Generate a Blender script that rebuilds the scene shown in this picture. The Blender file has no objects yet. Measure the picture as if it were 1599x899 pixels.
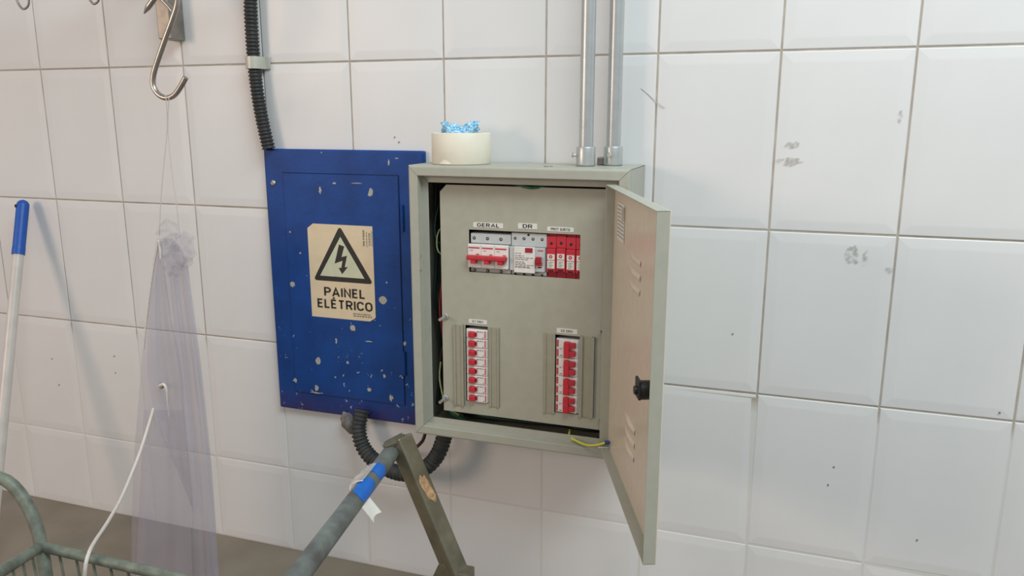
import bpy, bmesh, math, random
from mathutils import Vector, Matrix, noise as mnoise

random.seed(7)
scene = bpy.context.scene
COL = scene.collection

# ------------------------------------------------------------------ camera
F_PX = 1219.05
CAM = Vector((0.4190, -1.4174, -0.1105))
ROT = Matrix(((0.94635, -0.31569, -0.0690), (0.32313, 0.92494, 0.2002), (0.00059, -0.21172, 0.9773)))
cam_data = bpy.data.cameras.new('camera')
cam_data.sensor_width = 36.0
cam_data.lens = F_PX / 1599.0 * 36.0
cam_data.clip_start = 0.02
cam = bpy.data.objects.new('camera', cam_data)
COL.objects.link(cam)
m3 = ROT @ Matrix(((1, 0, 0), (0, 0, -1), (0, 1, 0)))
m3 = m3.to_quaternion().normalized().to_matrix()
cam.matrix_world = Matrix.Translation(CAM) @ m3.to_4x4()
scene.camera = cam


def ray(u, v):
    return ROT @ Vector(((u - 799.5) / F_PX, 1.0, -(v - 449.5) / F_PX))


def at(u, v, y):
    """world point seen at photo pixel (u, v) on the plane at distance y from the wall"""
    d = ray(u, v)
    return CAM + d * ((y - CAM.y) / d.y)


def far(u, v, t):
    """world point seen at photo pixel (u, v), t metres deep"""
    return CAM + ray(u, v) * t


# ------------------------------------------------------------------ world, lights, exposure
world = bpy.data.worlds.new('room_light')
scene.world = world
world.use_nodes = True
bg = world.node_tree.nodes['Background']
bg.inputs[0].default_value = (0.97, 0.985, 1.0, 1)
bg.inputs[1].default_value = 0.29


def area(name, loc, target, sx, sy, watts, color):
    l = bpy.data.lights.new(name, 'AREA')
    l.shape = 'RECTANGLE'
    l.size, l.size_y = sx, sy
    l.energy = watts
    l.color = color
    o = bpy.data.objects.new(name, l)
    COL.objects.link(o)
    o.location = loc
    o.rotation_euler = (Vector(target) - Vector(loc)).to_track_quat('-Z', 'Y').to_euler()
    return o


area('ceiling_tube_cool', (1.25, -1.30, 1.62), (0.75, -0.1, -0.3), 1.8, 0.8, 39, (0.87, 0.975, 1.0))
area('warm_fill_left', (-2.3, -2.8, 0.35), (0.1, -0.2, -0.4), 0.9, 0.8, 20, (1.0, 0.72, 0.54))  # unseen warm fill from the left, set low to brighten the open door
vs = scene.view_settings
vs.view_transform = 'Standard'
vs.look = 'None'
vs.gamma = 1.0
vs.use_curve_mapping = False
vs.exposure = 0.50


# ------------------------------------------------------------------ materials
def lin(c):
    return tuple(((x / 255.0) / 12.92 if x / 255.0 <= 0.04045 else ((x / 255.0 + 0.055) / 1.055) ** 2.4) for x in c)


MATS = {}


def mat(name, rgb, rough=0.5, metal=0.0, var=0.06, scale=30.0, bump=0.0, bscale=200.0, spec=0.5, rgb2=None, lo=0.35, hi=0.65, alpha=None, detail=4.0):
    m = bpy.data.materials.new(name)
    m.use_nodes = True
    nt = m.node_tree
    p = nt.nodes['Principled BSDF']
    p.inputs['Roughness'].default_value = rough
    p.inputs['Metallic'].default_value = metal
    p.inputs['Specular IOR Level'].default_value = spec
    tc = nt.nodes.new('ShaderNodeTexCoord')
    n = nt.nodes.new('ShaderNodeTexNoise')
    n.inputs['Scale'].default_value = scale
    n.inputs['Detail'].default_value = detail
    nt.links.new(tc.outputs['Object'], n.inputs['Vector'])
    r = nt.nodes.new('ShaderNodeValToRGB')
    a = lin(rgb)
    if rgb2 is None:
        c0 = tuple(max(0, x * (1 - var)) for x in a)
        c1 = tuple(min(1, x * (1 + var)) for x in a)
    else:
        c0, c1 = a, lin(rgb2)
    r.color_ramp.elements[0].position = lo
    r.color_ramp.elements[1].position = hi
    r.color_ramp.elements[0].color = c0 + (1,)
    r.color_ramp.elements[1].color = c1 + (1,)
    nt.links.new(n.outputs['Fac'], r.inputs['Fac'])
    nt.links.new(r.outputs['Color'], p.inputs['Base Color'])
    if bump > 0:
        n2 = nt.nodes.new('ShaderNodeTexNoise')
        n2.inputs['Scale'].default_value = bscale
        nt.links.new(tc.outputs['Object'], n2.inputs['Vector'])
        b = nt.nodes.new('ShaderNodeBump')
        b.inputs['Strength'].default_value = bump
        b.inputs['Distance'].default_value = 0.001
        nt.links.new(n2.outputs['Fac'], b.inputs['Height'])
        nt.links.new(b.outputs['Normal'], p.inputs['Normal'])
    if alpha is not None:
        p.inputs['Alpha'].default_value = alpha
    MATS[name] = m
    return m


def tile_material():
    m = mat('glazed_tile', (225, 225, 225), 0.34, 0, 0.012, 9.0, 0.05, 14.0, spec=0.3)
    nt = m.node_tree
    p = nt.nodes['Principled BSDF']
    info = nt.nodes.new('ShaderNodeObjectInfo')
    mr = nt.nodes.new('ShaderNodeMapRange')
    mr.inputs['To Min'].default_value = 0.965
    mr.inputs['To Max'].default_value = 1.0
    nt.links.new(info.outputs['Random'], mr.inputs['Value'])
    mul = nt.nodes.new('ShaderNodeMix')
    mul.data_type = 'RGBA'
    mul.blend_type = 'MULTIPLY'
    mul.inputs[0].default_value = 1.0
    src = p.inputs['Base Color'].links[0].from_socket
    nt.links.new(src, mul.inputs[6])
    nt.links.new(mr.outputs[0], mul.inputs[7])
    nt.links.new(mul.outputs[2], p.inputs['Base Color'])
    return m


def grout_material():
    """grey-brown old grout in the upper courses, newer white grout in the low ones"""
    m = mat('grout', (176, 168, 156), 0.9, 0, 0.14, 25.0)
    nt = m.node_tree
    p = nt.nodes['Principled BSDF']
    src = p.inputs['Base Color'].links[0].from_socket
    tc = nt.nodes.new('ShaderNodeTexCoord')
    sep = nt.nodes.new('ShaderNodeSeparateXYZ')
    nt.links.new(tc.outputs['Object'], sep.inputs[0])
    mr = nt.nodes.new('ShaderNodeMapRange')
    mr.inputs['From Min'].default_value = -0.61
    mr.inputs['From Max'].default_value = -0.635
    nt.links.new(sep.outputs['Z'], mr.inputs['Value'])
    mix = nt.nodes.new('ShaderNodeMix')
    mix.data_type = 'RGBA'
    nt.links.new(mr.outputs[0], mix.inputs[0])
    nt.links.new(src, mix.inputs[6])
    mix.inputs[7].default_value = lin((214, 213, 210)) + (1,)
    nt.links.new(mix.outputs[2], p.inputs['Base Color'])
    return m


def blue_paint():
    """brushed blue enamel, small chips of the paint gone, more of them lower down; dark rusty lower edge"""
    m = mat('blue_enamel', (16, 66, 136), 0.48, 0, 0.16, 14.0, 0.25, 120.0, spec=0.3)
    nt = m.node_tree
    p = nt.nodes['Principled BSDF']
    src = p.inputs['Base Color'].links[0].from_socket
    tc = nt.nodes.new('ShaderNodeTexCoord')
    sep = nt.nodes.new('ShaderNodeSeparateXYZ')
    nt.links.new(tc.outputs['Object'], sep.inputs[0])
    vor = nt.nodes.new('ShaderNodeTexVoronoi')
    vor.inputs['Scale'].default_value = 88.0
    nw = nt.nodes.new('ShaderNodeTexNoise')
    nw.inputs['Scale'].default_value = 160.0
    nt.links.new(tc.outputs['Object'], nw.inputs['Vector'])
    add = nt.nodes.new('ShaderNodeMix')
    add.data_type = 'RGBA'
    add.blend_type = 'ADD'
    add.inputs[0].default_value = 0.02
    nt.links.new(tc.outputs['Object'], add.inputs[6])
    nt.links.new(nw.outputs['Color'], add.inputs[7])
    nt.links.new(add.outputs[2], vor.inputs['Vector'])
    # per-cell size: random cell colour decides whether and how big a chip is
    sepc = nt.nodes.new('ShaderNodeSeparateColor')
    nt.links.new(vor.outputs['Color'], sepc.inputs[0])
    hz = nt.nodes.new('ShaderNodeMapRange')       # more chips near the lower part of the door
    hz.inputs['From Min'].default_value = 0.40
    hz.inputs['From Max'].default_value = 0.05
    hz.inputs['To Min'].default_value = 0.93
    hz.inputs['To Max'].default_value = 0.62
    nt.links.new(sep.outputs['Z'], hz.inputs['Value'])
    gate = nt.nodes.new('ShaderNodeMath')
    gate.operation = 'SUBTRACT'
    nt.links.new(sepc.outputs[0], gate.inputs[0])
    nt.links.new(hz.outputs[0], gate.inputs[1])
    siz = nt.nodes.new('ShaderNodeMath')
    siz.operation = 'MULTIPLY'
    siz.inputs[1].default_value = 0.8
    nt.links.new(gate.outputs[0], siz.inputs[0])
    cmp_ = nt.nodes.new('ShaderNodeMath')
    cmp_.operation = 'SUBTRACT'
    nt.links.new(siz.outputs[0], cmp_.inputs[0])
    nt.links.new(vor.outputs['Distance'], cmp_.inputs[1])
    msk = nt.nodes.new('ShaderNodeMapRange')
    msk.inputs['From Min'].default_value = 0.0
    msk.inputs['From Max'].default_value = 0.05
    msk.inputs['To Max'].default_value = 0.8
    nt.links.new(cmp_.outputs[0], msk.inputs['Value'])
    # rusty bottom edge
    rz = nt.nodes.new('ShaderNodeMapRange')
    rz.inputs['From Min'].default_value = 0.06
    rz.inputs['From Max'].default_value = 0.0
    nt.links.new(sep.outputs['Z'], rz.inputs['Value'])
    nr = nt.nodes.new('ShaderNodeTexNoise')
    nr.inputs['Scale'].default_value = 22.0
    nt.links.new(tc.outputs['Object'], nr.inputs['Vector'])
    rm = nt.nodes.new('ShaderNodeMath')
    rm.operation = 'MULTIPLY'
    nt.links.new(rz.outputs[0], rm.inputs[0])
    nt.links.new(nr.outputs['Fac'], rm.inputs[1])
    mixr = nt.nodes.new('ShaderNodeMix')
    mixr.data_type = 'RGBA'
    nt.links.new(rm.outputs[0], mixr.inputs[0])
    nt.links.new(src, mixr.inputs[6])
    mixr.inputs[7].default_value = lin((70, 38, 70)) + (1,)
    mix = nt.nodes.new('ShaderNodeMix')
    mix.data_type = 'RGBA'
    nt.links.new(msk.outputs[0], mix.inputs[0])
    nt.links.new(mixr.outputs[2], mix.inputs[6])
    mix.inputs[7].default_value = lin((176, 190, 205)) + (1,)
    nt.links.new(mix.outputs[2], p.inputs['Base Color'])
    return m


def smudge_material():
    m = mat('pencil_smudge', (190, 186, 178), 0.8, 0, 0.1, 60)
    nt = m.node_tree
    p = nt.nodes['Principled BSDF']
    tc = nt.nodes.new('ShaderNodeTexCoord')
    n = nt.nodes.new('ShaderNodeTexNoise')
    n.inputs['Scale'].default_value = 170.0
    n.inputs['Detail'].default_value = 6.0
    nt.links.new(tc.outputs['Object'], n.inputs['Vector'])
    r = nt.nodes.new('ShaderNodeMapRange')
    r.inputs['From Min'].default_value = 0.42
    r.inputs['From Max'].default_value = 0.62
    r.inputs['To Max'].default_value = 0.36
    nt.links.new(n.outputs['Fac'], r.inputs['Value'])
    nt.links.new(r.outputs[0], p.inputs['Alpha'])
    return m


def knit_material():
    m = mat('blue_knit_cloth', (70, 165, 215), 0.9, 0, 0.1, 260.0, 0.8, 420.0, rgb2=(196, 226, 240), lo=0.42, hi=0.58)
    return m


TILE = tile_material()
GROUT = grout_material()
BLUE = blue_paint()
SMUDGE = smudge_material()
KNIT = knit_material()
FLOOR = mat('worn_floor', (132, 122, 108), 0.6, 0, 0.10, 8.0, 0.2, 60.0)
BEIGE = mat('beige_powder_coat', (172, 173, 160), 0.42, 0, 0.025, 60.0, 0.12, 900.0)
PLATE = mat('beige_cover_plate', (172, 171, 156), 0.45, 0, 0.03, 50.0, 0.1, 900.0)
DOORLIT = mat('beige_door_lit', (220, 207, 189), 0.26, 0, 0.025, 60.0, 0.06, 900.0, spec=0.75)  # box beige made paler and pinker: warm light painted into the inner door
STRIP = mat('grey_beige_strip', (160, 156, 138), 0.5, 0, 0.03, 60.0)
GALV = mat('galvanised_steel', (190, 194, 194), 0.34, 0.6, 0.05, 40.0, 0.1, 300.0)
STEEL = mat('stainless_steel', (176, 170, 162), 0.28, 0.9, 0.10, 60.0)
STEELD = mat('dull_steel_profile', (150, 145, 138), 0.42, 0.7, 0.14, 40.0)
BLACKP = mat('black_corrugated_plastic', (44, 46, 46), 0.5, 0, 0.18, 90.0, 0.2, 300.0)
BLACKD = mat('dusty_black_plastic', (52, 55, 54), 0.62, 0, 0.35, 70.0, 0.2, 300.0)
LATCH = mat('black_latch', (30, 30, 30), 0.45, 0, 0.2, 80.0)
WHITEP = mat('white_plastic', (228, 224, 220), 0.4, 0, 0.03, 90.0)
GREYP = mat('grey_plastic', (168, 170, 168), 0.5, 0, 0.06, 80.0)
GREYL = mat('pale_grey_plastic', (190, 194, 194), 0.5, 0, 0.04, 80.0)
REDP = mat('red_plastic', (192, 44, 58), 0.45, 0, 0.10, 80.0)
REDD = mat('dark_red_plastic', (158, 30, 44), 0.45, 0, 0.10, 80.0)
HOLE = mat('dark_hole', (26, 26, 27), 0.7, 0, 0.3, 80.0)
PAPER = mat('white_label_paper', (222, 222, 214), 0.7, 0, 0.03, 80.0)
INK = mat('black_ink', (24, 24, 24), 0.6, 0, 0.2, 80.0)
GREYINK = mat('grey_ink', (120, 116, 112), 0.7, 0, 0.2, 80.0)
CREAM = mat('cream_vinyl', (224, 206, 174), 0.5, 0, 0.03, 40.0)
GLOWV = mat('pale_green_vinyl', (204, 208, 180), 0.5, 0, 0.04, 40.0)
SIGNBLACK = mat('sign_black', (40, 40, 38), 0.5, 0, 0.1, 80.0)
CHIP = mat('bare_primer', (176, 172, 162), 0.6, 0, 0.08, 90.0)
ZINC = mat('zinc_screw', (196, 194, 186), 0.35, 0.7, 0.12, 120.0)
TAPEM = mat('cream_tape', (232, 226, 208), 0.5, 0, 0.03, 20.0)
CORE = mat('cardboard_core', (190, 160, 120), 0.8, 0, 0.06, 60.0)
YELLOW = mat('yellow_wire', (214, 208, 70), 0.4, 0, 0.06, 90.0)
TERMB = mat('blue_terminal', (30, 72, 120), 0.45, 0, 0.1, 90.0)
REDW = mat('red_wire', (150, 40, 36), 0.45, 0, 0.1, 90.0)
BROWNW = mat('brown_cable', (62, 32, 26), 0.5, 0, 0.12, 90.0)
GREENW = mat('green_wire', (12, 92, 62), 0.4, 0, 0.1, 90.0)
DGREENW = mat('dark_green_wire', (14, 44, 36), 0.45, 0, 0.15, 90.0)
YGREEN = mat('yellow_green_wire', (150, 160, 110), 0.4, 0, 0.12, 90.0)
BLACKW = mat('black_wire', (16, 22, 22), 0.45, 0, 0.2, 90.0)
MOPBLUE = mat('blue_grip_plastic', (16, 84, 176), 0.42, 0, 0.06, 60.0)
MOPWHITE = mat('white_painted_pole', (206, 200, 194), 0.3, 0, 0.05, 30.0)
CARTM = mat('oxidised_galvanised_tube', (122, 130, 118), 0.55, 0.2, 0.25, 45.0, 0.4, 150.0)
TUBEM = mat('scuffed_galvanised_handle', (136, 146, 142), 0.5, 0.4, 0.3, 28.0, 0.3, 150.0, rgb2=(96, 98, 96), lo=0.3, hi=0.7)
BARM = mat('raw_steel_bar', (124, 120, 102), 0.40, 0.3, 0.3, 25.0, 0.3, 150.0, rgb2=(92, 88, 72), lo=0.3, hi=0.7)
RUST = mat('bare_rust_patch', (150, 116, 84), 0.75, 0, 0.2, 140.0, rgb2=(196, 160, 118))
BTAPE = mat('blue_tape', (18, 104, 196), 0.35, 0, 0.06, 60.0)
CORD = mat('white_cord', (226, 220, 212), 0.6, 0, 0.05, 200.0)
FOAM = mat('grey_filler', (120, 116, 112), 0.9, 0, 0.3, 80.0, 0.8, 160.0)
VINYL = mat('clear_lavender_vinyl', (172, 170, 186), 0.28, 0, 0.04, 14.0, spec=0.45, alpha=0.36)
VINYLK = mat('clear_vinyl_crumple', (186, 184, 200), 0.25, 0, 0.05, 14.0, spec=0.5, alpha=0.2)
FILM = mat('clear_film', (228, 222, 214), 0.14, 0, 0.04, 30.0, spec=0.8, alpha=0.45)
STRING = mat('pale_string', (214, 206, 198), 0.7, 0, 0.05, 200.0)
RUBBER = mat('black_rubber', (30, 30, 30), 0.7, 0, 0.1, 50.0)


# ------------------------------------------------------------------ geometry helpers
def catmull(pts, step):
    P = [Vector(p) for p in pts]
    if len(P) == 2:
        n = max(1, int((P[1] - P[0]).length / step))
        return [P[0].lerp(P[1], i / n) for i in range(n + 1)]
    out = []
    E_ = [P[0] * 2 - P[1]] + P + [P[-1] * 2 - P[-2]]
    for i in range(1, len(E_) - 2):
        a, b, c, d = E_[i - 1], E_[i], E_[i + 1], E_[i + 2]
        n = max(2, int((c - b).length / step))
        for k in range(n):
            t = k / n
            out.append(0.5 * ((2 * b) + (c - a) * t + (2 * a - 5 * b + 4 * c - d) * t * t + (3 * b - a - 3 * c + d) * t ** 3))
    out.append(P[-1])
    return out


class G:
    """collects shapes in world coordinates; out() links them as one mesh object"""

    def __init__(self):
        self.v, self.f, self.s, self.m = [], [], [], []
        self.mi = 0

    def add(self, vs_, fs, smooth=False):
        o = len(self.v)
        self.v += [Vector(p) for p in vs_]
        for f_ in fs:
            self.f.append([i + o for i in f_])
            self.s.append(smooth)
            self.m.append(self.mi)
        return self

    def bm(self, b, smooth=False):
        b.verts.index_update()
        self.add([v.co.copy() for v in b.verts], [[v.index for v in f_.verts] for f_ in b.faces], smooth)
        b.free()
        return self

    def box(self, a, b, bev=0.0, mtx=None, seg=2):
        a, b = Vector(a), Vector(b)
        bm_ = bmesh.new()
        bmesh.ops.create_cube(bm_, size=1.0)
        c, s = (a + b) / 2, b - a
        for v in bm_.verts:
            v.co = Vector((c.x + v.co.x * s.x, c.y + v.co.y * s.y, c.z + v.co.z * s.z))
        if bev > 0:
            bmesh.ops.bevel(bm_, geom=list(bm_.edges), offset=bev, segments=seg, affect='EDGES', profile=0.5)
        if mtx is not None:
            bmesh.ops.transform(bm_, matrix=mtx, verts=bm_.verts)
        bmesh.ops.recalc_face_normals(bm_, faces=bm_.faces)
        return self.bm(bm_)

    def tube(self, pts, r, step=0.01, n=14, cap=True, rfun=None, up=None):
        P = catmull(pts, step)
        tang = []
        for i in range(len(P)):
            a = P[max(0, i - 1)]
            b = P[min(len(P) - 1, i + 1)]
            tang.append((b - a).normalized())
        t0 = tang[0]
        x = t0.orthogonal().normalized()
        if up is not None:
            x = (Vector(up) - t0 * Vector(up).dot(t0)).normalized()
        vs_, fs = [], []
        L = 0.0
        for i, c in enumerate(P):
            if i:
                L += (c - P[i - 1]).length
                x = (x - tang[i] * x.dot(tang[i])).normalized()
            y_ = tang[i].cross(x)
            rr = rfun(L) if rfun else r
            for k in range(n):
                a = 2 * math.pi * k / n
                vs_.append(c + x * (math.cos(a) * rr) + y_ * (math.sin(a) * rr))
        for i in range(len(P) - 1):
            for k in range(n):
                k2 = (k + 1) % n
                fs.append([i * n + k, i * n + k2, (i + 1) * n + k2, (i + 1) * n + k])
        self.add(vs_, fs, True)
        if cap:
            m_ = (len(P) - 1) * n
            self.add(vs_[:n], [list(range(n))[::-1]])
            self.add(vs_[m_:m_ + n], [list(range(n))])
        return self

    def cyl(self, a, b, r, r2=None, n=20):
        r2 = r if r2 is None else r2
        a, b = Vector(a), Vector(b)
        t = (b - a).normalized()
        x = t.orthogonal().normalized()
        y_ = t.cross(x)
        vs_ = [a + (x * math.cos(2 * math.pi * k / n) + y_ * math.sin(2 * math.pi * k / n)) * r for k in range(n)]
        vs_ += [b + (x * math.cos(2 * math.pi * k / n) + y_ * math.sin(2 * math.pi * k / n)) * r2 for k in range(n)]
        self.add(vs_, [[k, (k + 1) % n, n + (k + 1) % n, n + k] for k in range(n)], True)
        self.add(vs_[:n], [list(range(n))[::-1]])
        self.add(vs_[n:], [list(range(n))])
        return self

    def ring(self, c, axis, prof, n=40):
        """lathe a closed (radius, height) profile about axis"""
        c, t = Vector(c), Vector(axis).normalized()
        x = t.orthogonal().normalized()
        y_ = t.cross(x)
        vs_, fs = [], []
        q = len(prof)
        for k in range(n):
            a = 2 * math.pi * k / n
            d = x * math.cos(a) + y_ * math.sin(a)
            for (r, h) in prof:
                vs_.append(c + d * r + t * h)
        for k in range(n):
            k2 = (k + 1) % n
            for j in range(q):
                j2 = (j + 1) % q
                fs.append([k * q + j, k2 * q + j, k2 * q + j2, k * q + j2])
        return self.add(vs_, fs, True)

    def prism(self, poly, y0, y1):
        """polygon of (x, z) extruded between two distances from the wall (y0 nearer the room)"""
        n = len(poly)
        vs_ = [(x, y0, z) for x, z in poly] + [(x, y1, z) for x, z in poly]
        fs = [list(range(n)), list(range(n, 2 * n))[::-1]] + [[k, (k + 1) % n, n + (k + 1) % n, n + k][::-1] for k in range(n)]
        return self.add(vs_, fs)

    def holes(self, xs, zs, empty, y0, y1, cut=()):
        """plate of grid cells, those in `empty` left open; cells in `cut` are corner triangles"""
        nx, nz = len(xs) - 1, len(zs) - 1
        solid = lambda i, j: 0 <= i < nx and 0 <= j < nz and (i, j) not in empty
        for i in range(nx):
            for j in range(nz):
                if not solid(i, j):
                    continue
                a, b, c, d = xs[i], xs[i + 1], zs[j], zs[j + 1]
                if (i, j) in cut:
                    self.prism([(b, c), (b, d), (a, d)], y0, y1)
                    continue
                self.add([(a, y0, c), (b, y0, c), (b, y0, d), (a, y0, d)], [[0, 1, 2, 3]])
                self.add([(a, y1, c), (b, y1, c), (b, y1, d), (a, y1, d)], [[3, 2, 1, 0]])
                for di, dj, e in ((-1, 0, ((a, c), (a, d))), (1, 0, ((b, d), (b, c))), (0, -1, ((b, c), (a, c))), (0, 1, ((a, d), (b, d)))):
                    if not solid(i + di, j + dj):
                        (x0, z0), (x1, z1) = e
                        self.add([(x0, y0, z0), (x1, y0, z1), (x1, y1, z1), (x0, y1, z0)], [[0, 1, 2, 3]])
        return self

    def sheet(self, rows):
        """grid of points, smooth"""
        h, w = len(rows), len(rows[0])
        vs_ = [p for r in rows for p in r]
        fs = [[j * w + i, j * w + i + 1, (j + 1) * w + i + 1, (j + 1) * w + i] for j in range(h - 1) for i in range(w - 1)]
        return self.add(vs_, fs, True)

    def out(self, name, mats, parent=None, root=None, kind=None):
        base = root_loc(parent) if parent is not None else (root or Vector((0, 0, 0)))
        base = Vector(base)
        me = bpy.data.meshes.new(name)
        me.from_pydata([tuple(p - base) for p in self.v], [], self.f)
        for p, s, mi in zip(me.polygons, self.s, self.m):
            p.use_smooth = s
            p.material_index = mi
        for m_ in (mats if isinstance(mats, (list, tuple)) else [mats]):
            me.materials.append(m_)
        me.update()
        o = bpy.data.objects.new(name, me)
        COL.objects.link(o)
        if parent is not None:
            o.parent = parent
        else:
            o.location = base
        if kind or name in ('fine_print', 'red_print'):
            o['kind'] = kind or 'stuff'
        return o


def root_loc(o):
    while o.parent is not None:
        o = o.parent
    return Vector(o.location)


def tag(o, label, cat, group=None):
    o['label'] = label
    o['category'] = cat
    if group:
        o['group'] = group
    return o


def thing(name, loc, label, cat, group=None):
    o = bpy.data.objects.new(name, None)
    o.empty_display_size = 0.05
    COL.objects.link(o)
    o.location = loc
    return tag(o, label, cat, group)


def dup(root, delta, label):
    r = root.copy()
    COL.objects.link(r)
    r.location = Vector(root.location) + Vector(delta)
    r['label'] = label
    for ch in list(root.children):
        c = ch.copy()
        COL.objects.link(c)
        c.parent = r
        for g_ in list(ch.children):
            d = g_.copy()
            COL.objects.link(d)
            d.parent = c
    return r


def arc(cx, cy, rx, ry, a0, a1, n=8):
    return [(cx + rx * math.cos(math.radians(a0 + (a1 - a0) * k / n)), cy + ry * math.sin(math.radians(a0 + (a1 - a0) * k / n))) for k in range(n + 1)]


def glyphs():
    """capital letters of a plain sans serif as centre lines in a box w x 1"""
    ring_ = arc(0.34, 0.66, 0.34, 0.34, 0, 180) + arc(0.34, 0.34, 0.34, 0.34, 180, 360)
    ring_.append(ring_[0])
    bowl = [(0, 1), (0.32, 1)] + arc(0.32, 0.73, 0.30, 0.27, 90, -90)[1:] + [(0, 0.46)]
    return {
        'A': (0.74, [[(0, -0.06), (0.37, 1.0), (0.74, -0.06)], [(0.14, 0.27), (0.60, 0.27)]]),
        'C': (0.66, [arc(0.34, 0.66, 0.34, 0.34, 15, 180) + arc(0.34, 0.34, 0.34, 0.34, 180, 345)]),
        'D': (0.64, [[(0, 0), (0, 1), (0.28, 1)] + arc(0.30, 0.64, 0.34, 0.36, 90, 0)[1:] + arc(0.30, 0.36, 0.34, 0.36, 0, -90) + [(0, 0)]]),
        'E': (0.52, [[(0.52, 1), (0, 1), (0, 0), (0.52, 0)], [(0, 0.52), (0.46, 0.52)]]),
        'É': (0.52, [[(0.52, 1), (0, 1), (0, 0), (0.52, 0)], [(0, 0.52), (0.46, 0.52)], [(0.16, 1.20), (0.36, 1.36)]]),
        'F': (0.50, [[(0.50, 1), (0, 1), (0, -0.07)], [(0, 0.52), (0.44, 0.52)]]),
        'G': (0.68, [arc(0.34, 0.66, 0.34, 0.34, 20, 180) + arc(0.34, 0.34, 0.34, 0.34, 180, 360) + [(0.68, 0.46), (0.38, 0.46)]]),
        'I': (0.0, [[(0, -0.07), (0, 1.07)]]),
        'L': (0.48, [[(0, 1.07), (0, 0), (0.50, 0)]]),
        'N': (0.62, [[(0, -0.07), (0, 1.0), (0.62, 0.0), (0.62, 1.07)]]),
        'O': (0.68, [ring_]),
        'P': (0.60, [[(0, -0.07)] + bowl]),
        'R': (0.64, [[(0, -0.07)] + bowl, [(0.32, 0.46), (0.62, -0.06)]]),
        'S': (0.58, [arc(0.29, 0.74, 0.29, 0.26, 20, 270)[:] + arc(0.29, 0.24, 0.29, 0.24, 90, -160)[0:]]),
        'T': (0.62, [[(0, 1), (0.62, 1)], [(0.31, 1), (0.31, -0.07)]]),
        'U': (0.62, [[(0, 1.07), (0, 0.31)] + arc(0.31, 0.31, 0.31, 0.31, 180, 360)[1:] + [(0.62, 1.07)]]),
        'V': (0.66, [[(0, 1.06), (0.33, 0), (0.66, 1.06)]]),
        '0': (0.56, [arc(0.28, 0.66, 0.28, 0.34, 0, 180) + arc(0.28, 0.34, 0.28, 0.34, 180, 360) + [(0.56, 0.66)]]),
        '1': (0.26, [[(0, 0.78), (0.24, 1.0), (0.24, -0.07)]]),
        '2': (0.56, [arc(0.28, 0.72, 0.28, 0.28, 165, -30) + [(0, 0), (0.60, 0)]]),
    }


GLYPHS = glyphs()


def text_geo(txt, center, height, width=None, rot=0.0, stroke=0.20):
    """flat lettering drawn stroke by stroke on a plane facing the room; rot turns it in that plane"""
    quads, x = [], 0.0
    for ch in txt:
        if ch == ' ':
            x += 0.45
            continue
        w, lines = GLYPHS[ch]
        for ln in lines:
            P = [Vector((a, b)) for a, b in ln]
            closed = (P[0] - P[-1]).length < 1e-4
            n_ = len(P) - (1 if closed else 0)
            L_, R_ = [], []
            for i in range(n_):
                if closed or 0 < i < n_ - 1:
                    d1 = (P[i] - P[i - 1 if i else n_ - 1]).normalized()
                    d2 = (P[(i + 1) % n_] - P[i]).normalized()
                else:
                    d1 = d2 = (P[1] - P[0]).normalized() if i == 0 else (P[-1] - P[-2]).normalized()
                if d1.dot(d2) > 0.999999:
                    m_ = Vector((-d1.y, d1.x))
                else:
                    m_ = (Vector((-d1.y, d1.x)) + Vector((-d2.y, d2.x)))
                    m_ = m_.normalized() / max(0.45, math.sqrt(max(0.0, (1 + d1.dot(d2)) / 2)))
                L_.append(P[i] + m_ * stroke / 2)
                R_.append(P[i] - m_ * stroke / 2)
            for i in range(n_ if closed else n_ - 1):
                k = (i + 1) % n_
                quads.append([(q.x + x, q.y) for q in (L_[i], R_[i], R_[k], L_[k])])
        x += w + stroke + 0.13
    xs = [q[0] for f_ in quads for q in f_]
    cap_h = 1.0 + stroke
    w = max(xs) - min(xs)
    cx, cy = (max(xs) + min(xs)) / 2, 0.5
    sy = height / cap_h
    sx = (width / w) if width else sy
    g = G()
    for f_ in quads:
        pts_ = []
        for a, b in f_:
            a, b = (a - cx) * sx, (b - cy) * sy
            pts_.append((a * math.cos(rot) - b * math.sin(rot), a * math.sin(rot) + b * math.cos(rot)))
        g.add([(center[0] + a, center[1] - 0.0002, center[2] + b) for a, b in pts_], [[0, 1, 2, 3]])
    return g


def blob_poly(cx, cz, rx, rz, n=14, jit=0.25, seed=0):
    rnd = random.Random(seed)
    return [(cx + math.cos(2 * math.pi * k / n) * rx * (1 + rnd.uniform(-jit, jit)), cz + math.sin(2 * math.pi * k / n) * rz * (1 + rnd.uniform(-jit, jit))) for k in range(n)]


# ------------------------------------------------------------------ wall and floor
PX, PZ = 0.203, 0.2995
FLOOR_Z = -1.105
wall = G().box((-2.2, 0.0016, FLOOR_Z), (1.9, 0.12, 0.90)).box((-2.2, 0.0006, FLOOR_Z), (1.9, 0.01, -0.606)).out('wall_back', GROUT)
wall['kind'] = 'structure'
wall['label'] = 'white tiled wall with grey grout lines'


def tile_geo(w, h):
    g = G()
    prof = [(0.0, 0.0060), (0.0, 0.0016), (0.0005, 0.0006), (0.0014, 0.0001), (0.0160, -0.00085), (0.0185, -0.00095)]
    vs_ = []
    for ins, y in prof:
        vs_ += [(ins, y, ins), (w - ins, y, ins), (w - ins, y, h - ins), (ins, y, h - ins)]
    fs = []
    for i in range(len(prof) - 1):
        for k in range(4):
            k2 = (k + 1) % 4
            fs.append([i * 4 + k, i * 4 + k2, (i + 1) * 4 + k2, (i + 1) * 4 + k])
    l = (len(prof) - 1) * 4
    fs.append([l, l + 1, l + 2, l + 3])
    g.add(vs_, fs)
    return g


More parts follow.
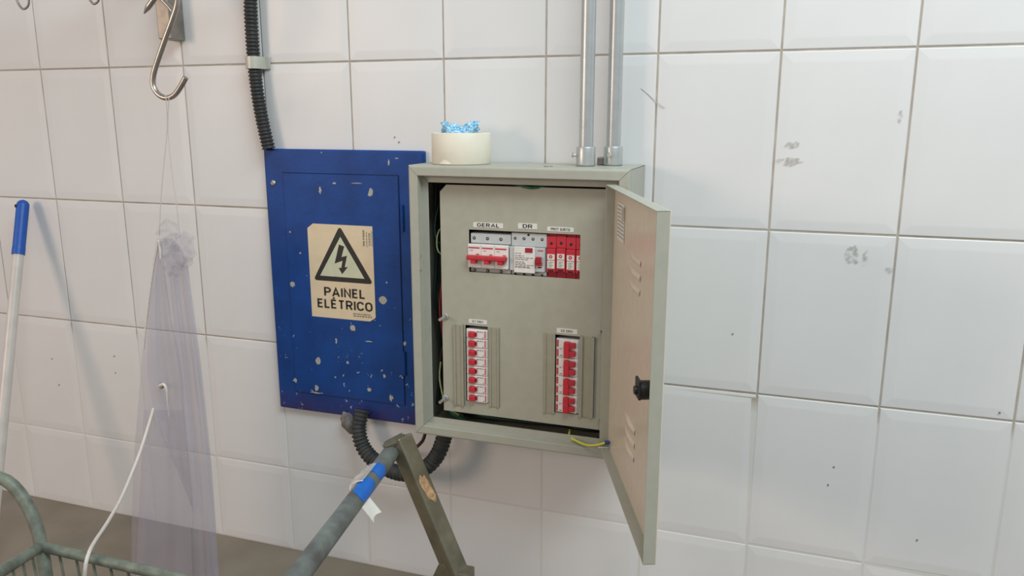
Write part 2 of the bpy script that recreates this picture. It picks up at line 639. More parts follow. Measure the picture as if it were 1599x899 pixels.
def make_tile_mesh(h):
    o = tile_geo(PX - 0.003, h).out('tile', TILE)
    me = o.data
    bpy.data.objects.remove(o)
    return me


me_full = make_tile_mesh(PZ - 0.003)
low_h = (-3 * PZ - FLOOR_Z) - 0.003
me_low = make_tile_mesh(low_h)
rt = random.Random(3)
for row in range(-3, 4):
    for colm in range(-3, 16):
        me_ = me_full if row < 3 else me_low
        o = bpy.data.objects.new('tile', me_)
        COL.objects.link(o)
        o.parent = wall
        z1 = -row * PZ - 0.0015
        h = (PZ - 0.003) if row < 3 else low_h
        o.location = ((colm - 7) * PX + 0.0015, rt.uniform(-0.0003, 0.0003), z1 - h)
        o.rotation_euler = (rt.uniform(-0.002, 0.002), 0, rt.uniform(-0.002, 0.002))

for (u, v, rx, rz, sd) in ((1238, 226, 0.012, 0.006, 1), (1232, 252, 0.020, 0.007, 2), (1331, 398, 0.011, 0.016, 3), (1351, 403, 0.005, 0.014, 4),
                           (1388, 421, 0.006, 0.005, 5), (1406, 182, 0.003, 0.009, 6)):
    c = at(u, v, -0.0022)
    G().prism(blob_poly(c.x, c.z, rx, rz, 16, 0.3, sd), -0.0024, -0.0020).out('smudge', SMUDGE, wall)
g = G()
g.tube([at(1001, 138, -0.0022), at(1012, 147, -0.0022), at(1026, 160, -0.0022), at(1038, 168, -0.0022)], 0.0005, 0.01, 6)
g.out('pencil_line', mat('pencil_grey', (196, 186, 182), 0.8), wall)
for (u, v) in ((1302, 729), (1293, 757), (1144, 521), (1432, 843), (180, 582), (178, 556), (81, 560), (92, 601), (1561, 644), (616, 214), (623, 222)):
    c = at(u, v, -0.0022)
    G().prism(blob_poly(c.x, c.z, 0.0016, 0.0014, 8, 0.3, u), -0.0025, -0.0019).out('speck', GREYINK, wall)

fl = G().box((-2.6, -3.2, FLOOR_Z - 0.06), (2.4, 0.0028, FLOOR_Z)).out('floor', FLOOR)
fl['kind'] = 'structure'
fl['label'] = 'dull beige-brown floor along the foot of the wall'

# ------------------------------------------------------------------ blue panel
bp0 = Vector((-0.43, -0.014, -0.745))
panel = thing('electrical_panel', bp0, 'chipped blue painted electrical panel with cream lightning warning sign', 'electrical panel')
YB = -0.014
g = G()
g.box((-0.612, YB, -0.745), (-0.243, 0.002, -0.172), 0.004, seg=3)
g.out('cover_frame', BLUE, panel)
dx0, dx1, dz0, dz1 = -0.566, -0.2985, -0.702, -0.2215
g = G()
g.box((dx0, YB - 0.0022, dz0), (dx1, YB + 0.002, dz1), 0.0012)
door_b = g.out('door', BLUE, panel)
# dark seam around the little door
g = G()
for a, b in (((dx0 - 0.0016, dz1), (dx1 + 0.0016, dz1 + 0.0016)), ((dx1, dz0), (dx1 + 0.0016, dz1))):
    g.box((a[0], YB - 0.0003, a[1]), (b[0], YB + 0.001, b[1]))
g.out('door_seam', mat('seam_dark_blue', (10, 22, 56), 0.8), panel)
for (u, v0, v1) in ((628, 320, 361), (631.5, 548, 585)):
    a, b = at(u, v0, YB), at(u, v1, YB)
    g = G().tube([(a.x, YB - 0.002, b.z), (a.x, YB - 0.002, (a.z + b.z) / 2 + 0.0), (a.x, YB - 0.002, a.z)], 0.0034, 0.01, 12)
    g.out('hinge', BLUE, panel)
c = at(427, 285.5, YB)
sc_ = G().ring((c.x, YB, c.z), (0, -1, 0), [(0, 0), (0.0062, 0), (0.0058, 0.0022), (0.003, 0.0032), (0, 0.0034)], 18).out('screw', ZINC, panel)
G().box((c.x - 0.0055, YB - 0.0038, c.z - 0.0006), (c.x + 0.0055, YB - 0.0032, c.z + 0.0006), 0, Matrix.Translation(Vector((c.x, YB, c.z))) @ Matrix.Rotation(0.9, 4, 'Y') @ Matrix.Translation(-Vector((c.x, YB, c.z)))).out('slot', HOLE, sc_)
c = at(444, 585, YB)
G().ring((c.x, YB, c.z), (0, -1, 0), [(0, 0), (0.0018, 0), (0.0018, 0.0005), (0, 0.0006)], 10).out('screw_hole', HOLE, panel)
YD = YB - 0.0022
chips = ((577.5, 300, 0.0075, 0.0085, 1, 0.12), (598, 468.5, 0.009, 0.0085, 2, 0.06), (551, 512, 0.0062, 0.0065, 3, 0.2), (497, 563, 0.0062, 0.0085, 4, 0.18),
         (456, 444, 0.006, 0.006, 5, 0.4), (500, 297, 0.0028, 0.006, 6, 0.6), (522, 286, 0.004, 0.002, 7, 0.3), (494, 605, 0.0060, 0.006, 8, 0.6), (577, 608, 0.0052, 0.004, 9, 0.5),
         (611, 621, 0.004, 0.006, 10, 0.6), (461, 594, 0.004, 0.005, 11, 0.6), (600, 587, 0.0038, 0.0038, 12, 0.5), (525, 531, 0.0022, 0.006, 13, 0.5), (576, 533, 0.008, 0.0012, 14, 0.3),
         (557, 286, 0.011, 0.0008, 15, 0.3), (453, 362, 0.002, 0.002, 16, 0.2), (469, 395, 0.0022, 0.002, 17, 0.2), (604, 441, 0.002, 0.0018, 18, 0.2), (619, 247, 0.004, 0.001, 19, 0.4),
         (607, 254, 0.0015, 0.006, 20, 0.4), (502, 238, 0.0014, 0.0014, 21, 0.3), (494, 613, 0.012, 0.0014, 22, 0.5), (632, 536, 0.003, 0.005, 23, 0.4), (543, 566, 0.0025, 0.003, 24, 0.4))
for (u, v, rx, rz, sd, jit) in chips:
    c = at(u, v, YD)
    on_door = dx0 < c.x < dx1 and dz0 < c.z < dz1
    yy = YD if on_door else YB
    c = at(u, v, yy)
    poly = blob_poly(c.x, c.z, rx, rz, 16, jit, sd)
    if sd == 1:
        poly = [(x, z) for x, z in poly if not (x < c.x - 0.002 and z > c.z - 0.004)] 
    G().prism(poly, yy - 0.0004, yy + 0.0002).out('paint_chip', CHIP, panel)

# sign: corners from the photo, plane of the door
YS = YD - 0.0006
tl, tr, br, bl = at(480, 349, YS), at(582, 353, YS), at(586, 502, YS), at(487, 494, YS)
sx0, sx1, sz0, sz1 = (tl.x + bl.x) / 2, (tr.x + br.x) / 2, (bl.z + br.z) / 2, (tl.z + tr.z) / 2
SW, SH = sx1 - sx0, sz1 - sz0


def sp(a, b):
    return (sx0 + a * SW, sz1 - b * SH)


sign = G().prism([sp(0.09, 0), sp(1, 0.0), sp(1, 0.955), sp(0.91, 1), sp(0, 1), sp(0, 0.05)][::-1], YS, YD).out('warning_sign', CREAM, panel)
sign['label'] = 'cream warning sign with black lightning triangle'


def rounded(poly, r, n=6):
    out = []
    k = len(poly)
    for i in range(k):
        p, a, b = Vector(poly[i]), Vector(poly[i - 1]), Vector(poly[(i + 1) % k])
        d1, d2 = (a - p).normalized(), (b - p).normalized()
        ang = d1.angle(d2)
        t = r / math.tan(ang / 2)
        s, e = p + d1 * t, p + d2 * t
        for q in range(n + 1):
            w = q / n
            out.append(tuple((s * (1 - w) + p * w) * (1 - w) + (p * (1 - w) + e * w) * w))
    return out


tri_o = rounded([sp(0.505, 0.01), sp(0.985, 0.60), sp(0.055, 0.60)], 0.006)
G().prism(tri_o[::-1], YS - 0.0003, YS + 0.0001).out('triangle', SIGNBLACK, sign)
tri_i = [sp(0.51, 0.125), sp(0.855, 0.548), sp(0.165, 0.548)]
G().prism(tri_i[::-1], YS - 0.0006, YS - 0.0001).out('triangle_field', GLOWV, sign)
bolt = [sp(0.485, 0.205), sp(0.565, 0.222), sp(0.515, 0.335), sp(0.60, 0.318), sp(0.56, 0.440), sp(0.605, 0.437), sp(0.515, 0.515), sp(0.465, 0.452), sp(0.505, 0.450), sp(0.53, 0.372), sp(0.405, 0.408)]
G().prism(bolt[::-1], YS - 0.0009, YS - 0.0004).out('lightning_bolt', SIGNBLACK, sign)
c = sp(0.53, 0.715)
text_geo('PAINEL', (c[0], YS - 0.0003, c[1]), 0.0198, SW * 0.63, 0, 0.22).out('lettering', SIGNBLACK, sign)
c = sp(0.53, 0.845)
text_geo('ELÉTRICO', (c[0], YS - 0.0003, c[1]), 0.0198, SW * 0.86, 0, 0.22).out('lettering', SIGNBLACK, sign)
c = sp(0.865, 0.125)
text_geo('100 FOGO', (c[0], YS - 0.0003, c[1]), 0.0035, SH * 0.165, math.pi / 2).out('lettering', SIGNBLACK, sign)
g = G()
rq = random.Random(5)
for a, t0, t1 in ((0.905, 0.06, 0.215), (0.94, 0.07, 0.205), (0.958, 0.07, 0.20), (0.985, 0.05, 0.21)):
    b = t0
    while b < t1:
        l = rq.uniform(0.012, 0.03)
        p0, p1 = sp(a, b), sp(a + 0.008, min(b + l, t1))
        g.box((p0[0], YS - 0.0004, p1[1]), (p1[0], YS, p0[1]))
        b += l + 0.006
for bz, a0 in ((0.925, 0.66), (0.948, 0.66)):
    a = a0
    while a < 0.93:
        l = rq.uniform(0.012, 0.04)
        p0, p1 = sp(a, bz), sp(a + l, bz + 0.012)
        g.box((p0[0], YS - 0.0004, p1[1]), (p1[0], YS, p0[1]))
        a += l + 0.012
g.out('fine_print', GREYINK, sign)


# ------------------------------------------------------------------ corrugated conduits
def corr(pts, r, pitch, amp):
    def rf(L):
        ph = (L / pitch) % 1.0
        return r + amp * (1 if 0.12 < ph < 0.55 else (-1 if ph > 0.65 or ph < 0.02 else 0))
    return G().tube(pts, r, pitch / 7, 18, True, rf)


yc = -0.020
pts = [at(391, -140, yc), at(390.5, -60, yc), at(391, 0, yc), at(393, 50, yc), at(396.5, 98, yc), at(402, 145, yc), at(410, 190, yc), at(419.5, 232, yc)]
o = corr(pts, 0.0125, 0.0074, 0.0012).out('corrugated_conduit', BLACKP, root=pts[-1])
tag(o, 'black corrugated conduit coming down into the top of the blue panel', 'conduit')
c = at(396.5, 98, yc)
clip = thing('conduit_clip', (c.x, 0, c.z), 'small pale metal clip holding the upper black conduit to the wall', 'clip')
prof = []
for k in range(13):
    a = math.pi * k / 12
    prof.append((c.x + math.cos(a) * 0.0148, yc - math.sin(a) * 0.0148))
g = G()
rows = [[(x, y, c.z - 0.012) for x, y in [(c.x + 0.0148, -0.002)] + prof + [(c.x - 0.0148, -0.002)]], [(x, y, c.z + 0.012) for x, y in [(c.x + 0.0148, -0.002)] + prof + [(c.x - 0.0148, -0.002)]]]
g.sheet(rows)
rows2 = [[(c.x + (x - c.x) * 1.12, yc + (y - yc) * 1.12 if y < yc else y, z) for x, y, z in r] for r in rows]
g.sheet([r[::-1] for r in rows2])
for zz in (0, 1):
    n_ = len(rows[zz])
    g.add(rows[zz] + rows2[zz], [[i, i + 1, n_ + i + 1, n_ + i] for i in range(n_ - 1)])
g.out('band', mat('pale_zinc_band', (196, 196, 186), 0.45, 0.3), clip)
G().box((c.x + 0.014, -0.0045, c.z - 0.012), (c.x + 0.027, -0.0018, c.z + 0.012), 0.0006).out('tab', MATS['pale_zinc_band'], clip)
G().box((c.x - 0.026, -0.0045, c.z - 0.012), (c.x - 0.014, -0.0018, c.z + 0.012), 0.0006).out('tab', MATS['cream_tape'], clip)

pts = [at(566, 640, -0.030), at(560, 668, -0.045), at(567, 697, -0.055), at(585, 719, -0.065), at(612, 735, -0.075), at(640, 739, -0.080), at(667, 728, -0.080), at(684, 708, -0.075), at(694, 680, -0.070), at(697, 664, -0.070)]
o = corr(pts, 0.0150, 0.0085, 0.0014).out('corrugated_conduit', BLACKD, root=pts[5])
tag(o, 'dusty black corrugated conduit looping from blue panel to beige box underneath', 'conduit')
g = G()
bmf = bmesh.new()
bmesh.ops.create_icosphere(bmf, subdivisions=3, radius=1.0)
cf = at(545, 660, -0.018)
for v in bmf.verts:
    n_ = 1 + 0.25 * mnoise.noise(v.co * 2.3)
    v.co = Vector((cf.x + v.co.x * 0.018 * n_ + v.co.z * -0.008, cf.y + v.co.y * 0.012 * n_, cf.z + v.co.z * 0.024 * n_))
g.bm(bmf, True)
tag(g.out('filler_lump', FOAM, root=cf), 'rough grey filler lump under the blue panel beside the conduit', 'filler')
pts = [at(664, 676, -0.06), at(660, 688, -0.07), at(650, 698, -0.08), at(641, 704, -0.070), at(634, 708, -0.040), at(628, 706, -0.006)]
tag(G().tube(pts, 0.0035, 0.006, 10).out('brown_cable', BROWNW, root=pts[0]), 'thin brown cable hanging out under the beige box', 'cable')

# ------------------------------------------------------------------ beige distribution box
BX0, BX1, BZ0, BZ1, BYF = -0.2125, 0.188, -0.7015, -0.1912, -0.145
box = thing('distribution_box', ((BX0 + BX1) / 2, 0, BZ0), 'open beige metal distribution box with its door swung wide', 'distribution box')
g = G()
T = 0.0016
bmx = bmesh.new()
g.box((BX0, BYF + 0.0088, BZ1 - T), (BX1, -0.0035, BZ1), 0.0006)
g.box((BX0, BYF + 0.0088, BZ0), (BX1, -0.0035, BZ0 + T), 0.0006)
g.box((BX0, BYF + 0.0088, BZ0), (BX0 + T, -0.0035, BZ1), 0.0006)
g.box((BX1 - T, BYF + 0.0088, BZ0), (BX1, -0.0035, BZ1), 0.0006)
g.box((BX0, -0.0050, BZ0), (BX1, -0.0035, BZ1))
bmx.free()
g.out('body', BEIGE, box)
# rim: four mitred rails with a rounded outer edge, an inner return and a set-back flange the door shuts on
RW, RET, FLW = 0.0185, 0.018, 0.0125


def rim_rail(p0, p1, inward):
    """profile swept along one side and mitred at both ends; inward = unit vector towards the opening"""
    prof = [(0.0, 0.010), (0.0, 0.0045), (0.0005, 0.0026), (0.0016, 0.0010), (0.0032, 0.0002), (0.0048, 0.0), (RW - 0.0012, 0.0), (RW - 0.0003, 0.0004), (RW, 0.0014), (RW, RET), (RW + FLW, RET), (RW + FLW, RET + 0.0014), (RW - 0.002, RET + 0.0014), (RW - 0.002, 0.010)]
    p0, p1, inw = Vector(p0), Vector(p1), Vector(inward)
    d = (p1 - p0).normalized()
    n_ = len(prof)
    a = [p0 + inw * i + d * (i + 0.00035) + Vector((0, h, 0)) for i, h in prof]
    b = [p1 + inw * i - d * (i + 0.00035) + Vector((0, h, 0)) for i, h in prof]
    gg = G()
    gg.add(a + b, [[k, (k + 1) % n_, n_ + (k + 1) % n_, n_ + k] for k in range(n_)] + [list(range(n_))[::-1], list(range(n_, 2 * n_))])
    return gg


c00, c10, c11, c01 = (BX0, BYF, BZ0), (BX1, BYF, BZ0), (BX1, BYF, BZ1), (BX0, BYF, BZ1)
for a, b, i in ((c00, c10, (0, 0, 1)), (c10, c11, (-1, 0, 0)), (c11, c01, (0, 0, -1)), (c01, c00, (1, 0, 0))):
    rim_rail(a, b, i).out('rim_rail', BEIGE, box)
c = at(857, 259, BYF + 0.02)
G().ring(atz_ := (0.038, -0.108, BZ1), (0, 0, 1), [(0, 0), (0.0075, 0), (0.0075, 0.0009), (0.004, 0.0012), (0, 0.0012)], 18).out('plug', MATS['dull_steel_profile'], box)
# little marks on the left rail
for v in (400, 422):
    c = at(657.5, v, BYF)
    G().box((c.x - 0.001, BYF - 0.0003, c.z - 0.002), (c.x + 0.001, BYF + 0.0003, c.z + 0.002)).out('scratch', GREYINK, box)

# cover plate with three cut-outs
YP = -0.1160
q0, q1 = at(732, 358, YP), at(905, 436, YP)
l0, l1 = at(726.5, 507, YP), at(762.5, 630, YP)
r0, r1 = at(867, 522, YP), at(909, 648, YP)
px0, px1, pz0, pz1 = -0.1635, 0.150, -0.6585, -0.2265
xs = [px0, px0 + 0.013, l0.x, q0.x, l1.x, r0.x, q1.x, r1.x, px1]
zs = [pz0, l1.z, r0.z if r0.z < l0.z else l0.z, max(r0.z, l0.z), q1.z, q0.z, pz1 - 0.013, pz1]
xs_s = sorted(xs)
empty = set()
for i in range(len(xs_s) - 1):
    for j in range(len(zs) - 1):
        cx, cz = (xs_s[i] + xs_s[i + 1]) / 2, (zs[j] + zs[j + 1]) / 2
        if q0.x < cx < q1.x and q1.z < cz < q0.z:
            empty.add((i, j))
        if l0.x < cx < l1.x and l1.z < cz < l0.z:
            empty.add((i, j))
        if r0.x < cx < r1.x and l1.z < cz < r0.z:
            empty.add((i, j))
g = G()
# flip: triangle cell is the upper left corner, keep its lower right half
nx, nz = len(xs_s) - 1, len(zs) - 1
g.holes(xs_s, zs, empty | {(0, nz - 1)}, YP, YP + 0.0015)
a, b, c_, d = xs_s[0], xs_s[1], zs[nz - 1], zs[nz]
g.prism([(a, c_), (b, c_), (b, d)], YP, YP + 0.0015)
plate = g.out('cover_plate', PLATE, box)
lz1 = l1.z
# raised guide strips either side of the lower cut-outs
for (ua, ub, va, vb, hi) in ((708.5, 725.5, 505, 633, 0.0045), (764, 780, 510, 636, 0.003), (850, 866, 519, 646, 0.003), (906.5, 926.5, 524, 652, 0.0055)):
    a, b = at(ua, va, YP), at(ub, vb, YP)
    g = G()
    g.box((a.x, YP - hi * 0.5, b.z), (b.x, YP, a.z), 0.0006)
    for k in (0.0, 0.78):
        g.box((a.x + (b.x - a.x) * k, YP - hi, b.z), (a.x + (b.x - a.x) * (k + 0.22), YP, a.z), 0.0006)
    g.out('guide_strip', STRIP, plate)


def tag_label(u0, v0, u1, v1, txt, h, w, tilt=0.0, ink=INK):
    a, b = at(u0, v0, YP), at(u1, v1, YP)
    cx, cz = (a.x + b.x) / 2, (a.z + b.z) / 2
    hw, hh = (b.x - a.x) / 2, (a.z - b.z) / 2
    poly = [(cx - hw, cz - hh), (cx + hw, cz - hh - 0.0), (cx + hw, cz + hh * 0.8), (cx + hw * 0.96, cz + hh), (cx - hw * 0.93, cz + hh), (cx - hw, cz + hh * 0.75)]
    o_ = G().prism(poly, YP - 0.0005, YP - 0.00005).out('label_tag', PAPER, plate)
    o_['label'] = 'white paper label reading ' + txt
    t_ = text_geo(txt, (cx, YP - 0.0006, cz), h, w, tilt, 0.2).out('lettering_' + 'strip', ink, box)
    t_.name = 'lettering'
    t_.data.name = 'lettering'


tag_label(739, 346.5, 785.5, 356.5, 'GERAL', 0.0066, 0.042)
tag_label(809, 348, 839, 358, 'DR', 0.0066, 0.018)
tag_label(854.5, 353.5, 896, 362.5, 'PROT SURTO', 0.0046, 0.034)
tag_label(732, 497.5, 760.5, 506.5, 'C1 110V', 0.0040, 0.022)
tag_label(869.5, 511.5, 901.5, 522, 'C2 220V', 0.0042, 0.022)
# studs the cover hangs on, and the small screws on the right
for (u, v, e) in ((695.5, 494, (684, 500)), (695.5, 621, (684.5, 627))):
    a = at(u, v, YP)
    b = at(e[0], e[1], YP - 0.030)
    s_ = G().cyl((a.x, YP + 0.02, a.z), (a.x, YP - 0.026, a.z), 0.0028).out('stud', ZINC, plate)
    G().ring((a.x, YP, a.z), (0, -1, 0), [(0.0032, 0), (0.0068, 0), (0.0060, 0.0022), (0.0032, 0.0030)], 14).out('grommet', GREYP, box)
for (u, v) in ((938, 517), (936.5, 655)):
    a = at(u, v, YP)
    G().cyl((a.x, YP, a.z), (a.x, YP - 0.012, a.z), 0.0022, n=12).out('stud', ZINC, plate)

# door (part of the box): open tray, hinge on the right
hd = Vector((0.1490, -0.1500, 0))        # lip tip at the hinge
dd = Vector((0.2850, -0.5000, 0)) - hd    # along the door
DW = dd.length
du = dd.normalized()
dn = Vector((-du.y, du.x, 0))             # towards the outer face
DZ0, DZ1, DT = -0.6745, -0.2158, 0.0172


def dp(a, n_, z):
    return hd + du * a + dn * n_ + Vector((0, 0, z))


def dbox(g_, a0, a1, n0, n1, z0, z1, bev=0.0):
    mtx = Matrix.Translation(hd) @ Matrix((du, dn, Vector((0, 0, 1)))).transposed().to_4x4()
    g_.box((a0, n0, z0), (a1, n1, z1), bev, mtx)
    return g_


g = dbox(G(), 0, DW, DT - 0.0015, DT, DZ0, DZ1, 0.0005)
door = g.out('door', DOORLIT, box)
g = G()
dbox(g, 0, 0.0014, 0, DT - 0.001, DZ0, DZ1, 0.0004)
dbox(g, DW - 0.0014, DW, 0, DT - 0.001, DZ0, DZ1, 0.0004)
dbox(g, 0, DW, 0, DT - 0.001, DZ1 - 0.0014, DZ1, 0.0004)
dbox(g, 0, DW, 0, DT - 0.001, DZ0, DZ0 + 0.0014, 0.0004)
g.out('lip', BEIGE, door)
# louvres pressed into the door, three above and three below


def louvre(a, z, w, h):
    gg = G()
    rows_ = []
    for j in range(7):
        t = j / 6
        bulge = math.sin(math.pi * min(1.0, t * 1.0)) * 0.0042
        rows_.append([dp(a + w * (i / 8 - 0.5), DT - 0.0016 - bulge * math.sin(math.pi * (0.06 + 0.88 * i / 8)), z + h * (0.5 - t)) for i in range(9)])
    gg.sheet(rows_)
    return gg


for (zc) in (-0.3075, -0.3285, -0.3490):
    louvre(0.185, zc, 0.075, 0.0105).out('louvre', DOORLIT, door)
for (zc) in (-0.557, -0.578, -0.599):
    louvre(0.185, zc, 0.075, 0.0105).out('louvre', DOORLIT, door)
# rating label and curled corner
g = G()
g.add([dp(0.030, DT - 0.0021, -0.2400), dp(0.092, DT - 0.0021, -0.2400), dp(0.092, DT - 0.0021, -0.3000), dp(0.030, DT - 0.0021, -0.3000)], [[0, 1, 2, 3]])
g.add([dp(0.030, DT - 0.0017, -0.2400), dp(0.092, DT - 0.0017, -0.2400), dp(0.092, DT - 0.0017, -0.3000), dp(0.030, DT - 0.0017, -0.3000)], [[3, 2, 1, 0]])
g.out('rating_label', PAPER, door)
g = G()
rq = random.Random(11)
for k in range(9):
    a = 0.034
    while a < 0.086:
        l = rq.uniform(0.004, 0.014)
        dbox(g, a, min(a + l, 0.088), DT - 0.0023, DT - 0.0020, -0.2460 - k * 0.006, -0.2445 - k * 0.006)
        a += l + 0.003
g.out('fine_print', GREYINK, door)
g = G()
g.sheet([[dp(0.092 + 0.002 * math.sin(t * 3), DT - 0.002 - 0.006 * math.sin(t * math.pi * 0.8), -0.243 - s * 0.022) for t in (0, 0.3, 0.6, 1.0)] for s in (0, 0.5, 1)])
g.out('label_curl', PAPER, door)
# latch: cam and barrel inside, finger pull outside
zl = -0.4475
lt = G().cyl(dp(DW - 0.032, DT - 0.001, zl), dp(DW - 0.032, -0.006, zl), 0.0125, n=22).out('latch', LATCH, door)
g = G()
dbox(g, DW - 0.044, DW - 0.020, -0.0095, -0.006, zl - 0.010, zl + 0.0155, 0.001)
g.cyl(dp(DW - 0.032, -0.006, zl), dp(DW - 0.032, -0.013, zl), 0.0055, n=12)
g.out('latch_cam', LATCH, box)
g = G()
dbox(g, DW - 0.046, DW - 0.014, DT, DT + 0.0028, zl - 0.0165, zl + 0.0135, 0.001)
g.out('finger_pull', LATCH, door)
# earth stud on the door
e0 = at(953, 697, -0.150)
G().cyl(dp(0.012, DT - 0.0015, e0.z), dp(0.012, -0.004, e0.z), 0.003, n=12).out('earth_stud', ZINC, door)
st = dp(0.012, -0.001, e0.z)

# earth wire
w0 = at(889, 681, -0.118)
pts = [(w0.x - 0.004, -0.098, w0.z + 0.004), w0, at(900, 688, -0.135), at(916, 694.5, -0.150), at(932, 694.5, -0.158), at(945, 691, -0.160)]
wire = thing('earth_wire', pts[0], 'yellow earth wire drooping from box interior to the open door', 'wire')
G().tube(pts, 0.0021, 0.004, 10).out('wire', YELLOW, wire)
g = G().tube([at(944, 691, -0.160), at(950, 690.5, -0.158), at(954, 694, st.y - 0.004)], 0.0034, 0.003, 10)
g.out('terminal', TERMB, wire)
G().tube([at(953.5, 693, st.y - 0.006), at(955, 700, st.y - 0.006)], 0.0026, 0.003, 10).out('lug', ZINC, wire)

# wires inside the box, seen in the gaps beside the cover plate


def wire_obj(name, pts_, r, m_, label):
    o_ = G().tube(pts_, r, 0.008, 9).out(name, m_, root=Vector(pts_[0]))
    tag(o_, label, 'wire', 'loose wires inside the beige box')
    return o_


wire_obj('green_wire', [(-0.168, -0.080, -0.24), (-0.178, -0.095, -0.275), (-0.181, -0.104, -0.31), (-0.1745, -0.106, -0.333), (-0.160, -0.100, -0.342)], 0.0016, DGREENW, 'dark green wire loop in the upper left gap of the beige box')
wire_obj('green_wire', [(-0.158, -0.090, -0.300), (-0.172, -0.104, -0.312), (-0.1760, -0.107, -0.335), (-0.172, -0.108, -0.352), (-0.158, -0.104, -0.362)], 0.0015, YGREEN, 'thin pale wire curl beside the upper left edge of the cover plate')
wire_obj('red_wire', [(-0.166, -0.098, -0.39), (-0.171, -0.104, -0.43), (-0.173, -0.105, -0.47), (-0.168, -0.103, -0.52), (-0.164, -0.100, -0.56)], 0.0022, REDW, 'dark red wire running down the left gap of the beige box')
wire_obj('brown_wire', [(-0.160, -0.096, -0.515), (-0.171, -0.102, -0.54), (-0.1755, -0.104, -0.575), (-0.172, -0.104, -0.62), (-0.150, -0.100, -0.662)], 0.0022, BROWNW, 'brown wire curving in the left gap beside the single-pole breakers')
wire_obj('yellow_green_wire', [(-0.172, -0.108, -0.565), (-0.1745, -0.110, -0.595), (-0.168, -0.111, -0.630), (-0.156, -0.112, -0.655), (-0.136, -0.108, -0.668)], 0.0017, YGREEN, 'pale yellow-green wire bending round the lower left corner of cover plate')
wire_obj('green_wire', [(-0.170, -0.104, -0.625), (-0.164, -0.108, -0.645), (-0.150, -0.109, -0.666), (-0.130, -0.100, -0.678)], 0.0026, GREENW, 'thick green wire at the lower left corner behind the cover stud')
p0 = at(832, 291, -0.110)
wire_obj('green_wire', [(p0.x - 0.045, -0.100, -0.222), (p0.x - 0.025, -0.112, -0.2245), (p0.x, -0.1185, -0.2275), (p0.x + 0.02, -0.112, -0.2245), (p0.x + 0.035, -0.100, -0.222)], 0.0026, GREENW, 'bright green wire bulging over the top edge of cover plate')
rw_ = random.Random(21)
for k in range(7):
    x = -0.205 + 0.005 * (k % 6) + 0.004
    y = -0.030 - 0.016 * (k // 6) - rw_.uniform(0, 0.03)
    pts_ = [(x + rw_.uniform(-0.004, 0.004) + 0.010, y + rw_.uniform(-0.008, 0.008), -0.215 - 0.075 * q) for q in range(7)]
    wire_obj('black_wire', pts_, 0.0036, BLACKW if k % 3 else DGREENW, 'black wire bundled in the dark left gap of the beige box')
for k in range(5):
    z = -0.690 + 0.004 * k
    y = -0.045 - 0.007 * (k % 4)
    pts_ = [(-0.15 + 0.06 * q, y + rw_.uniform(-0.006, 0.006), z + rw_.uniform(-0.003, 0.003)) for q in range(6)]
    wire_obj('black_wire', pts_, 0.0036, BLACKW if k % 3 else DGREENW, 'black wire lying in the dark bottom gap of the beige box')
# mounting board at the back, coloured dark for the shade and wires inside
G().box((BX0 + 0.006, -0.0120, BZ0 + 0.006), (BX1 - 0.006, -0.0060, BZ1 - 0.006), 0.001).out('mounting_board', mat('shaded_mounting_board', (14, 26, 22), 0.7, 0, 0.2, 30.0), box)


# ------------------------------------------------------------------ breakers
def xz(u, v, y=YP):
    p = at(u, v, y)
    return p.x, p.z


def rect(g_, u0, v0, u1, v1, y0, y1, bev=0.0):
    """box over a photo rectangle at its own distance y0 (front) back to y1"""
    a, b = at(u0, v0, YP), at(u1, v1, YP)
    g_.box((min(a.x, b.x), y0, min(a.z, b.z)), (max(a.x, b.x), y1, max(a.z, b.z)), bev)
    return g_


YBK = -0.045
# three-pole main breaker
mx0, mx1 = xz(731.5, 395)[0], xz(796.5, 395)[0]
ztop, zbot = q0.z, q1.z
H = ztop - zbot
main = thing('main_breaker', ((mx0 + mx1) / 2, YBK, zbot), 'wide white three-pole main breaker with red handle under GERAL label', 'circuit breaker')
zf = lambda t: ztop - H * t      # fraction down the cut-out
G().box((mx0 + 0.003, -0.1075, zbot - 0.004), (mx1, YBK, ztop - 0.006), 0.0008).out('body', GREYP, main)
G().box((mx0 + 0.003, -0.1120, zf(0.315)), (mx1, -0.100, zf(0.09)), 0.0008).out('terminal_block', GREYL, main)
G().box((mx0 - 0.0005, -0.1185, zf(0.885)), (mx1 - 0.003, -0.100, zf(0.335)), 0.0015).out('front', WHITEP, main)
G().box((mx0 + 0.002, -0.1115, zbot + 0.0005), (mx1, -0.100, zf(0.90)), 0.0008).out('terminal_block', GREYP, main)
for k in range(3):
    x = mx0 + 0.010 + (mx1 - mx0 - 0.003) * (k / 3.0)
    for z, m_ in ((zf(0.20), HOLE), (zf(0.955), HOLE)):
        sc = G().ring((x, -0.1120, z), (0, -1, 0), [(0, 0), (0.0030, 0), (0.0030, 0.0004), (0, 0.0004)], 14).out('screw_hole', HOLE, main)
        G().ring((x, -0.1124, z), (0, -1, 0), [(0, 0), (0.0019, 0), (0.0016, 0.0003), (0, 0.0004)], 12).out('screw', STEELD, sc)
w3 = (mx1 - mx0 - 0.003) / 3
for k in range(3):
    xa = mx0 + w3 * k
    G().box((xa + 0.0015, -0.1189, zf(0.430)), (xa + w3 - 0.003, -0.1184, zf(0.400)), 0).out('red_stripe', REDP, main)
    G().box((xa + w3 * 0.62, -0.1189, zf(0.572)), (xa + w3 * 0.85, -0.1184, zf(0.553)), 0).out('red_mark', REDD, main)
    if k:
        G().box((xa - 0.0003, -0.1188, zf(0.885)), (xa + 0.0003, -0.1183, zf(0.345)), 0).out('pole_seam', GREYP, main)
    G().box((xa + 0.004, -0.1188, zf(0.485)), (xa + 0.010, -0.1184, zf(0.472)), 0).out('fine_print', GREYINK, main)
